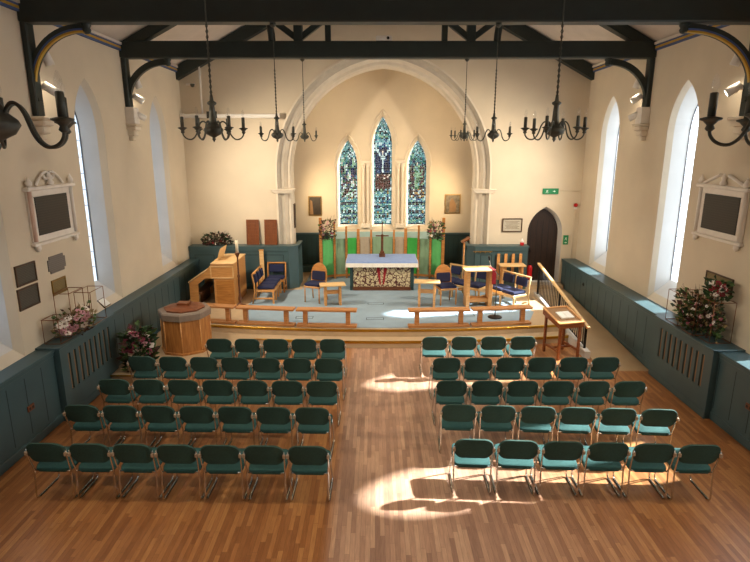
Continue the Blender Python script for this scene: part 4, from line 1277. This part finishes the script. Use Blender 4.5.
def memorial(X, s, y0, y1, z0, z1, label, scroll):
    t = thing('wall_memorial', label, 'memorial', (X + s * .002, (y0 + y1) / 2, (z0 + z1) / 2))
    w, h = (y1 - y0) / 2, (z1 - z0) / 2
    bm = BM(); lohi(bm, (0, -w, -h), (s * .045, w, h), .006); obj('slate', bm, 'tablet', t)
    bm = BM()
    for lo, hi in (((-w - .16, -h - .10), (w + .16, -h)), ((-w - .16, h), (w + .16, h + .10)), ((-w - .16, -h), (-w, h)), ((w, -h), (w + .16, h))):
        lohi(bm, (0, lo[0], lo[1]), (s * .035, hi[0], hi[1]), .008)
    obj('marble_surround', bm, 'marble', t)
    for sy in (-1, 1):
        bm = BM(); tube(bm, [(s * .05, sy * (w + .13), -h - .08), (s * .05, sy * (w + .13), h + .1)], .032, 8); obj('half_column', bm, 'pinkmarble' if scroll and sy < 0 else 'marble', t)
        bm = BM(); lathe(bm, [(.02, 0), (.045, .03), (.05, .07), (.02, .12), (.005, .16)], 10, (s * .06, sy * (w + .13), h + .16)); obj('finial', bm, 'marble', t)
        bm = BM(); lathe(bm, [(.02, -.1), (.045, -.06), (.045, 0)], 8, (s * .05, sy * (w + .1), -h - .14)); obj('bracket', bm, 'marble', t)
    bm = BM(); lohi(bm, (0, -w - .22, h + .10), (s * .10, w + .22, h + .16), .012); obj('cornice', bm, 'marble', t)
    bm = BM(); lohi(bm, (0, -w - .2, -h - .15), (s * .08, w + .2, -h - .10), .01); obj('base_shelf', bm, 'marble', t)
    for sy in (-1, 1):
        bm = BM()
        if scroll:
            pts = [(s * .04, sy * (w * .85 - .75 * w * k / 14), h + .17 + .20 * sin(k / 14 * pi * .55) ) for k in range(15)]
            pts += [(s * .04, sy * (w * .1 + .06 * cos(a) + .03), h + .32 + .06 * sin(a)) for a in [pi / 2 + k * .6 for k in range(9)]]
            tube(bm, pts, .022, 6)
        else:
            tube(bm, [(s * .04, sy * (w + .1), h + .17), (s * .04, sy * .12, h + .33)], .03, 6)
        obj('pediment_scroll' if scroll else 'pediment_slope', bm, 'marble', t)
    bm = BM(); lathe(bm, [(.04, 0), (.06, .04), (.03, .09), (.045, .13), (.01, .2)], 10, (s * .05, 0, h + .16)); obj('urn', bm, 'marble', t)
memorial(XL, 1, 8.51, 9.41, 2.96, 3.56, 'black memorial tablet in a white marble surround with scrolled top on the left wall', True)
memorial(XR, -1, 8.74, 9.69, 2.925, 3.53, 'black memorial tablet in a white surround with broken pediment on the right wall', False)

# framed pictures and notices
def framed(x0, x1, z0, z1, y, mat, fm, label, cat='picture', mount=False):
    t = thing('framed_picture', label, cat, ((x0 + x1) / 2, y - .002, (z0 + z1) / 2))
    w, h = (x1 - x0) / 2, (z1 - z0) / 2
    bm = BM(); lohi(bm, (-w + .02, -.015, -h + .02), (w - .02, 0, h - .02)); p_ = obj('panel', bm, mat, t)
    bm = BM()
    for lo, hi in (((-w, -h), (w, -h + .03)), ((-w, h - .03), (w, h)), ((-w, -h + .03), (-w + .03, h - .03)), ((w - .03, -h + .03), (w, h - .03))):
        lohi(bm, (lo[0], -.035, lo[1]), (hi[0], 0, hi[1]), .004)
    obj('frame', bm, fm, t)
    return t, w, h
t, w, h = framed(-2.15, -1.72, 2.17, 2.80, YC, 'picdark', 'gilt', 'dark gilt-framed painting on the chancel wall, left of the windows')
bm = BM(); prism(bm, [(-.17, -h + .04), (-.06, -h + .04), (-.09, .15), (-.15, .2)], XZ, -.019, -.014); obj('pale_figure', bm, 'gap', t)
t, w, h = framed(2.25, 2.76, 2.24, 2.86, YC, 'picgrey', 'gilt', 'grey gilt-framed picture on the chancel wall, right of the windows')
bm = BM(); prism(bm, [(-.1, -h + .05), (.1, -h + .05), (.12, -.05), (.05, .1), (-.02, .2), (-.1, .05)], XZ, -.019, -.014); obj('dim_figure', bm, 'gap', t)
t, w, h = framed(3.66, 4.24, 1.95, 2.34, YW, 'notice', 'frame', 'framed notice with lines of writing beside the pointed door', 'notice')
bm = BM()
for k in range(7):
    z = h - .09 - k * .035; lohi(bm, (-w + .08 + (k % 3) * .02, -.017, z - .006), (w - .08 - (k % 2) * .05, -.0145, z + .006))
obj('writing_line', bm, 'picgrey', t)
t = thing('framed_picture', 'narrow dark frame seen edge-on inside the left chancel jamb', 'picture', (CX - CA + .002, 16.2, 2.35))
bm = BM(); lohi(bm, (0, -.12, -.36), (.03, .12, .36), .004); obj('frame', bm, 'frame', t)
bm = BM(); lohi(bm, (.028, -.09, -.33), (.034, .09, .33)); obj('panel', bm, 'picdark', t)

# exit signs: white running man, arrow
def exit_sign(x0, x1, z0, z1, label, tall=False):
    t = thing('exit_sign', label, 'sign', ((x0 + x1) / 2, YW - .002, (z0 + z1) / 2))
    w, h = (x1 - x0) / 2, (z1 - z0) / 2
    bm = BM(); lohi(bm, (-w, -.03, -h), (w, 0, h), .004); obj('plate', bm, 'signgreen', t)
    bm = BM(); S = min(w, h) * .9
    cx = -w * .45 if not tall else 0; cz = 0 if not tall else h * .3
    Y0, Y1 = -.034, -.028
    def bar(p, q, r):
        p, q = Vector((p[0], 0, p[1])), Vector((q[0], 0, q[1])); d_ = q - p
        box(bm, ((p + q) / 2) + Vector((0, -.031, 0)), (d_.length, .006, r), 0, Matrix.Rotation(-math.atan2(d_.z, d_.x), 3, 'Y'))
    # running figure
    lathe(bm, [(S * .16, 0), (S * .16, .001)], 8, (cx + S * .12, -.031, cz + S * .72))
    bar((cx + S * .05, cz + S * .5), (cx - S * .1, cz - S * .1), S * .26); bar((cx - S * .1, cz - S * .1), (cx + S * .3, cz - S * .3), S * .16)
    bar((cx + S * .3, cz - S * .3), (cx + S * .2, cz - S * .75), S * .14); bar((cx - S * .1, cz - S * .1), (cx - S * .5, cz - S * .6), S * .16)
    bar((cx + S * .05, cz + S * .4), (cx + S * .45, cz + S * .15), S * .12); bar((cx - .0, cz + S * .4), (cx - S * .4, cz + S * .15), S * .12)
    obj('running_figure', bm, 'signwhite', t)
    bm = BM()
    ax, az = (w * .45, 0) if not tall else (0, -h * .55)
    prism(bm, [(ax - S * .55, az - S * .1), (ax, az - S * .1), (ax, az - S * .4), (ax + S * .5, az), (ax, az + S * .4), (ax, az + S * .1), (ax - S * .55, az + S * .1)], XZ, Y0, Y1)
    obj('arrow', bm, 'signwhite', t)
exit_sign(4.76, 5.21, 3.03, 3.19, 'green running-man exit sign with an arrow above the pointed door')
exit_sign(5.455, 5.60, 1.58, 1.85, 'small green safety sign right of the pointed door', True)

# alarm, conduits, screen case
t = thing('alarm_sounder', 'red round fire alarm sounder near the right corner', 'alarm', (5.73, YW - .001, 2.72))
bm = BM(); lathe(bm, [(.055, 0), (.055, .05), (.045, .07), (.02, .075)], 14)
bmesh.ops.rotate(bm, matrix=Matrix.Rotation(RAD(90), 3, 'X'), verts=bm.verts, cent=(0, 0, 0)); obj('sounder', bm, 'extred', t)
bm = BM(); lohi(bm, (-.045, -.025, -.12), (.045, 0, -.05), .006); obj('backbox', bm, 'white', t)
bm = BM(); tube(bm, [(5.73, YW - .012, 1.2), (5.73, YW - .012, 2.585)], .012, 6); tube(bm, [(5.25, YW - .012, 3.12), (5.82, YW - .012, 3.12)], .01, 6)
tag(obj('conduit', bm, 'wall'), 'cream cable conduit below the red alarm at the right corner', 'conduit')
t = thing('projector_screen', 'long white projector screen case mounted high on the far wall, left side', 'projector screen', (-3.95, 15.5, 5.15))
bm = BM(); lohi(bm, (-1.30, -.06, -.055), (1.30, .06, .055), .015); obj('case', bm, 'white', t)
for x in (-1.31, 1.31):
    bm = BM(); lohi(bm, (x - .03, -.07, -.075), (x + .03, .14, .075), .01); obj('end_cap', bm, 'marble', t)
bm = BM(); lohi(bm, (-.62, -.075, -.06), (-.34, -.05, .12), .005); obj('motor_clip', bm, 'black', t)
bm = BM(); tube(bm, [(-4.70, 15.5, 5.21), (-4.70, 15.5, gz(-4.70))], .028, 8)
tag(obj('hanging_pipe', bm, 'white'), 'white vertical pipe running from the roof down to the projector screen case', 'pipe')
t = thing('security_camera', 'small dome camera high in the left corner of the far wall', 'camera', (-4.98, YW - .001, 5.98))
bm = BM(); lohi(bm, (-.15, -.04, -.03), (.10, 0, .03), .008); obj('mount', bm, 'marble', t)
bm = BM(); lathe(bm, [(.06, .03), (.06, 0), (.045, -.04), (.01, -.06)][::-1], 12, (.04, -.07, -.02)); obj('dome', bm, 'iron', t)
t = thing('beam_projector', 'small white projector sitting on top of the further tie beam', 'projector', (.19, 12.25, 6.462))
bm = BM(); lohi(bm, (-.17, -.12, 0), (.17, .12, .1), .02); obj('casing', bm, 'white', t)
bm = BM(); tube(bm, [(.08, -.12, .05), (.08, -.14, .05)], .03, 10); obj('lens', bm, 'black', t)

# fire extinguisher, jar
t = thing('fire_extinguisher', 'red fire extinguisher hanging at the end of the right parapet by the door', 'fire extinguisher', (4.45, 15.32, .62))
bm = BM(); lathe(bm, [(.07, 0), (.075, .03), (.075, .34), (.05, .40), (.025, .42)], 14); obj('cylinder', bm, 'extred', t)
bm = BM(); lohi(bm, (-.03, -.02, .42), (.03, .02, .47), .006); tube(bm, [(.03, 0, .44), (.09, 0, .40), (.085, 0, .2)], .01, 6); obj('valve_and_hose', bm, 'black', t)
bm = BM(); lohi(bm, (-.085, -.03, .16), (-.07, .03, .24)); obj('hook', bm, 'black', t)
t = thing('candle_jar', 'small red and white jar standing on the right parapet', 'jar', (4.22, 15.45, 1.592))
bm = BM(); lathe(bm, [(.055, 0), (.06, .02), (.06, .08), (.05, .085)], 12); obj('jar', bm, 'extred', t)
bm = BM(); lathe(bm, [(.05, .084), (.05, .13), (.02, .15), (.02, .19)], 12); obj('label_band', bm, 'white', t)
bm = BM(); lohi(bm, (-.09, -.07, 0), (.09, .07, .02)) ; bm.free()
t = thing('sill_book', 'small closed book lying on the sill of the left-hand window', 'book', (XL - .07, 10.42, LZL + .085))
rot = Matrix.Rotation(RAD(45), 3, 'Y')
bm = BM(); box(bm, (0, 0, 0), (.2, .26, .03), .003, rot); obj('cover', bm, 'frame', t)
bm = BM(); box(bm, rot @ Vector((0, 0, .018)), (.17, .23, .008), .001, rot); obj('page_face', bm, 'paper', t)
# cable clips: row of small brass hooks at the right parapet
bm = BM()
for k in range(4): lathe(bm, [(.012, 0), (.02, .02), (.008, .04)], 8, (2.86 + k * .14, 15.262, 1.40))
lohi(bm, (2.80, 15.266, 1.425), (3.34, 15.294, 1.45))
tag(obj('hook_rail', bm, 'gilt'), 'short rail of small hooks on the right teal parapet', 'hook rail')

# ------------------------------------------------------------------ flowers
def leafy(bm, rnd, n_, w, d_, h, mats, size=(.05, .1), spread=1.0):
    for _ in range(n_):
        a = rnd.uniform(0, 2 * pi); rr = sqrt(rnd.random()); zz = rnd.random()
        k = 1 - .35 * abs(zz - .45)
        p = Vector((w * rr * cos(a) * k, d_ * rr * sin(a) * k, h * zz))
        out = Vector((cos(a) * (.4 + rr), sin(a) * (.4 + rr), rnd.uniform(-.2, 1.1))).normalized()
        L_ = rnd.uniform(*size); ww = L_ * rnd.uniform(.22, .4)
        sd = out.cross(Vector((rnd.uniform(-1, 1), rnd.uniform(-1, 1), rnd.uniform(-1, 1)))).normalized()
        nn = out.cross(sd)
        b0, m1, m2, tip = p, p + out * L_ * .5 + sd * ww + nn * .1 * L_, p + out * L_ * .5 - sd * ww + nn * .1 * L_, p + out * L_
        mid = p + out * L_ * .55 - nn * .08 * L_
        vs = [bm.verts.new(v) for v in (b0, m1, tip, m2, mid)]
        mi = rnd.randrange(mats)
        for f in (bm.faces.new((vs[0], vs[1], vs[4])), bm.faces.new((vs[1], vs[2], vs[4])), bm.faces.new((vs[2], vs[3], vs[4])), bm.faces.new((vs[3], vs[0], vs[4]))):
            f.material_index = mi
def blossom(parent, rnd, pos, r, mat, out):
    bm = BM(); out = Vector(out).normalized(); u = out.orthogonal().normalized(); v = out.cross(u)
    for ring, (rr, n_, lift) in enumerate(((r, 6, .15), (r * .65, 5, .5))):
        for k in range(n_):
            a = 2 * pi * k / n_ + ring * .5; dirn = u * cos(a) + v * sin(a); sd = -u * sin(a) + v * cos(a)
            p0 = dirn * rr * .1; p1 = dirn * rr * .7 + sd * rr * .42 + out * rr * lift; p2 = dirn * rr + out * rr * lift * .8; p3 = dirn * rr * .7 - sd * rr * .42 + out * rr * lift
            quad(bm, [p0, p1, p2, p3])
    rr = r * .2
    lathe_v = bmesh.ops.create_icosphere(bm, subdivisions=1, radius=rr)['verts']
    fs = {f for q in lathe_v for f in q.link_faces}
    for f in fs: f.material_index = 1
    bmesh.ops.translate(bm, vec=out * rr * 1.2, verts=lathe_v)
    bmesh.ops.translate(bm, vec=pos, verts=bm.verts)
    obj('blossom', bm, [mat, 'pet_core'], parent, fix=False)
def arrangement(name, label, loc, w, d_, h, nleaf, mats, flowers, seed, rmin=.04, rmax=.06, size=(.05, .11), spikes=0, base=True, cat='flowers', zf=(.25, .95), frontal=-1, xdir=0):
    rnd = random.Random(seed)
    t = thing(name, label, cat, loc)
    bm = BM(); leafy(bm, rnd, nleaf, w, d_, h, len(mats), size)
    obj('foliage', bm, mats, t, fix=False)
    for fm, cnt in flowers:
        for _ in range(cnt):
            a = rnd.uniform(0, 2 * pi); zz = rnd.uniform(*zf); k = (1 - .3 * abs(zz - .45)) * rnd.uniform(.6, 1.0)
            p = Vector((w * cos(a) * k, d_ * sin(a) * k, h * zz))
            view = Vector((xdir, -1, .5))
            o_ = Vector((cos(a), sin(a), .7)) * .6 + view * .6
            if p.y * -view.y + p.x * xdir * 0 > d_ * .5: p.y *= -1
            if xdir and p.x * xdir < 0: p.x *= -1
            blossom(t, rnd, p, rnd.uniform(rmin, rmax), fm, o_)
    if spikes:
        bm = BM()
        for _ in range(spikes):
            a = rnd.uniform(0, 2 * pi); rr = rnd.uniform(.2, 1.15)
            p0 = Vector((w * .3 * cos(a), d_ * .3 * sin(a), h * .2)); p1 = Vector((w * rr * cos(a), d_ * rr * sin(a), h * rnd.uniform(.85, 1.3)))
            mid = (p0 + p1) / 2 + Vector((0, 0, .05))
            tube(bm, [p0, mid, p1], [.004, .003, .0015], 4)
            for q in range(3): tube(bm, [mid.lerp(p1, q / 3), mid.lerp(p1, q / 3) + Vector((rnd.uniform(-.05, .05), rnd.uniform(-.05, .05), .05))], .002, 4)
        obj('twig', bm, 'leaf3', t)
    if base:
        bm = BM(); lathe(bm, [(min(w, d_) * .45, 0), (min(w, d_) * .6, .06), (min(w, d_) * .55, .065)], 12); obj('bowl', bm, 'iron', t)
    return t
arrangement('flower_arrangement', 'pink and white flower arrangement on the left radiator cover, under the copper frames', (-5.05, 8.75, LZL + .03), .17, .55, .42, 230, ['leaf4', 'leaf2', 'leaf3', 'leaf4'], [('pet_pink', 19), ('pet_white', 11)], 3, .04, .075, spikes=8, xdir=1)
arrangement('flower_arrangement', 'plum and white flower arrangement standing on the low step by the left wall', (-4.54, 9.86, S1), .28, .28, .78, 420, ['leaf1', 'leaf1', 'leaf2', 'leaf3'], [('pet_mag', 12), ('pet_white', 5), ('pet_pink', 4)], 5, .06, .09, (.09, .18), zf=(.4, 1.0))
arrangement('flower_arrangement', 'dark foliage arrangement on top of the left teal parapet', (-4.52, 15.44, 1.592), .42, .12, .32, 260, ['leaf1', 'leaf3', 'leaf1', 'leaf3'], [('pet_white', 4), ('pet_red', 6)], 8, .03, .045, (.06, .13), spikes=14, zf=(.1, .9))
arrangement('flower_arrangement', 'pale pink flower spray fixed to the left end post of the green screen', (-1.42, 16.26, 1.60), .24, .10, .62, 240, ['leaf3', 'leaf2', 'leaf3'], [('pet_pink', 9), ('pet_white', 3), ('pet_mag', 8)], 11, .025, .042, (.05, .1), spikes=8, base=False)
arrangement('flower_arrangement', 'white and plum flower spray fixed to the right end post of the green screen', (1.84, 16.26, 1.60), .24, .10, .56, 240, ['leaf1', 'leaf3', 'leaf2'], [('pet_white', 5), ('pet_mag', 8), ('pet_pink', 3)], 12, .028, .048, (.05, .11), spikes=8, base=False)
arrangement('flower_arrangement', 'large dark leafy flower display with a few white blooms on the right ledge', (5.57, 8.98, LZR + .03), .17, .68, .62, 560, ['leaf1', 'leaf3', 'leaf2', 'leaf4', 'leaf2', 'leaf1'], [('pet_white', 9), ('pet_pink', 4), ('pet_mag', 4)], 17, .025, .042, (.06, .13), spikes=60, xdir=-1)
arrangement('flower_arrangement', 'small red and white bouquet raised high on the right wall above the leafy display', (5.62, 8.64, LZR + .72), .12, .24, .3, 130, ['leaf1', 'leaf2', 'leaf1'], [('pet_red', 9), ('pet_white', 7)], 21, .04, .06, (.07, .12), base=False, xdir=-1)

def wire_frame(name, label, x0, x1, y0, y1, z0, z1, r=.006, grp=None):
    cx, cy = (x0 + x1) / 2, (y0 + y1) / 2
    bm = BM()
    a, b = (x1 - x0) / 2, (y1 - y0) / 2; h = z1 - z0
    c = [(-a, -b), (a, -b), (a, b), (-a, b)]
    for i in range(4):
        p, q = c[i], c[(i + 1) % 4]
        tube(bm, [(*p, r), (*p, h)], r, 5)
        for z in (r, h): tube(bm, [(*p, z), (*q, z)], r, 5)
    o = obj(name, bm, 'copper'); o.location = (cx, cy, z0)
    return tag(o, label, 'wire frame', grp)
g_ = 'copper wire cube frames'
wire_frame('wire_frame', 'tall thin copper wire frame behind the pink flowers, the left tall one', -5.27, -5.02, 8.62, 9.05, LZL + .031, 1.98, grp=g_)
wire_frame('wire_frame', 'tall thin copper wire frame behind the pink flowers, nearer the window', -5.24, -4.96, 9.16, 9.62, LZL + .031, 1.86, grp=g_)
wire_frame('wire_frame', 'low copper wire frame at the near end of the pink flowers', -5.26, -5.0, 8.2, 8.5, LZL + .031, 1.66, grp=g_)
wire_frame('wire_frame', 'copper wire frame at the far end of the leafy display on the right ledge', 5.42, 5.72, 9.3, 9.72, LZR + .031, 1.78, grp=g_)
wire_frame('wire_frame', 'copper wire frame in the middle of the leafy display on the right ledge', 5.40, 5.70, 8.80, 9.12, LZR + .031, 1.92, grp=g_)
wire_frame('wire_frame', 'copper wire frame holding up the small red bouquet on the right ledge', 5.45, 5.80, 8.40, 8.78, LZR + .031, LZR + .715, grp=g_)

# ------------------------------------------------------------------ light
w = bpy.data.worlds.new('sky'); SC.world = w; w.use_nodes = True
nt = w.node_tree; bg = nt.nodes['Background']
bg.inputs[0].default_value = (.80, .89, 1.0, 1)
# a clear sky, brighter on the side of the sun
tcw = nt.nodes.new('ShaderNodeTexCoord'); dt = nt.nodes.new('ShaderNodeVectorMath'); dt.operation = 'DOT_PRODUCT'
nt.links.new(tcw.outputs['Generated'], dt.inputs[0]); dt.inputs[1].default_value = Vector((6.32, 1.08, 3.5)).normalized()
mr = nt.nodes.new('ShaderNodeMapRange'); nt.links.new(dt.outputs['Value'], mr.inputs['Value'])
mr.inputs['From Min'].default_value = -1; mr.inputs['From Max'].default_value = 1; mr.inputs['To Min'].default_value = 1.0; mr.inputs['To Max'].default_value = 4.0
nt.links.new(mr.outputs[0], bg.inputs[1])

def light(name, kind, loc, aim, energy, col, **kw):
    L = bpy.data.lights.new(name, kind); L.energy = energy; L.color = col
    for k, v in kw.items(): setattr(L, k, v)
    o = bpy.data.objects.new(name, L); COL.objects.link(o); o.location = loc
    o.rotation_euler = Vector(aim).to_track_quat('-Z', 'Y').to_euler()
    return o
light('sun', 'SUN', (20, 13, 18), (-6.32, -1.32, -5.27), 38, (1, .94, .86), angle=RAD(1.6))
WARM = (1, .83, .61)
for (p, d_), s, y, k in LAMPS:
    light('spot_beam', 'SPOT', p + d_ * .12, d_, 560 if k else 22, WARM, spot_size=RAD(116) if k else RAD(150), spot_blend=1, shadow_soft_size=.06)
# spots hidden behind the chancel arch, washing the east wall
for x in (CX - CA + .1, CX + CA - .1):
    for z, e in ((3.0, 85), (4.6, 260)):
        light('chancel_spot', 'SPOT', (x, YW + .70, z), (-1.5 if x > 0 else 1.5, 1.0, -.2 if z < 4 else .35), e * 1.9, (1, .74, .43), spot_size=RAD(140), spot_blend=1, shadow_soft_size=.1)
# added fill spots without fittings, unseen over the gallery end, lighting the seats
for y in (5.58, 2.25):
    for X, sg in ((XL, 1), (XR, -1)):
        light('spot_beam', 'SPOT', (X + sg * .3, y, 5.5), (sg * .8, .45, -.75), 400, WARM, spot_size=RAD(105), spot_blend=1, shadow_soft_size=.08)

# ------------------------------------------------------------------ camera and view
cam = bpy.data.cameras.new('camera'); cam.sensor_width = 36; cam.lens = 545 / 750 * 36
co = bpy.data.objects.new('camera', cam); COL.objects.link(co)
co.location = (0, 0, 4.3); co.rotation_euler = (RAD(90 - 13.7), 0, 0)
cam.clip_start = .05
SC.camera = co
SC.view_settings.view_transform = 'Standard'; SC.view_settings.look = 'None'
SC.view_settings.exposure = .08; SC.view_settings.gamma = 1
SC.cycles.use_denoising = True
SC.cycles.max_bounces = 8; SC.cycles.diffuse_bounces = 5; SC.cycles.transparent_max_bounces = 16
SC.cycles.sample_clamp_indirect = 6
SC.cycles.caustics_reflective = False; SC.cycles.caustics_refractive = False
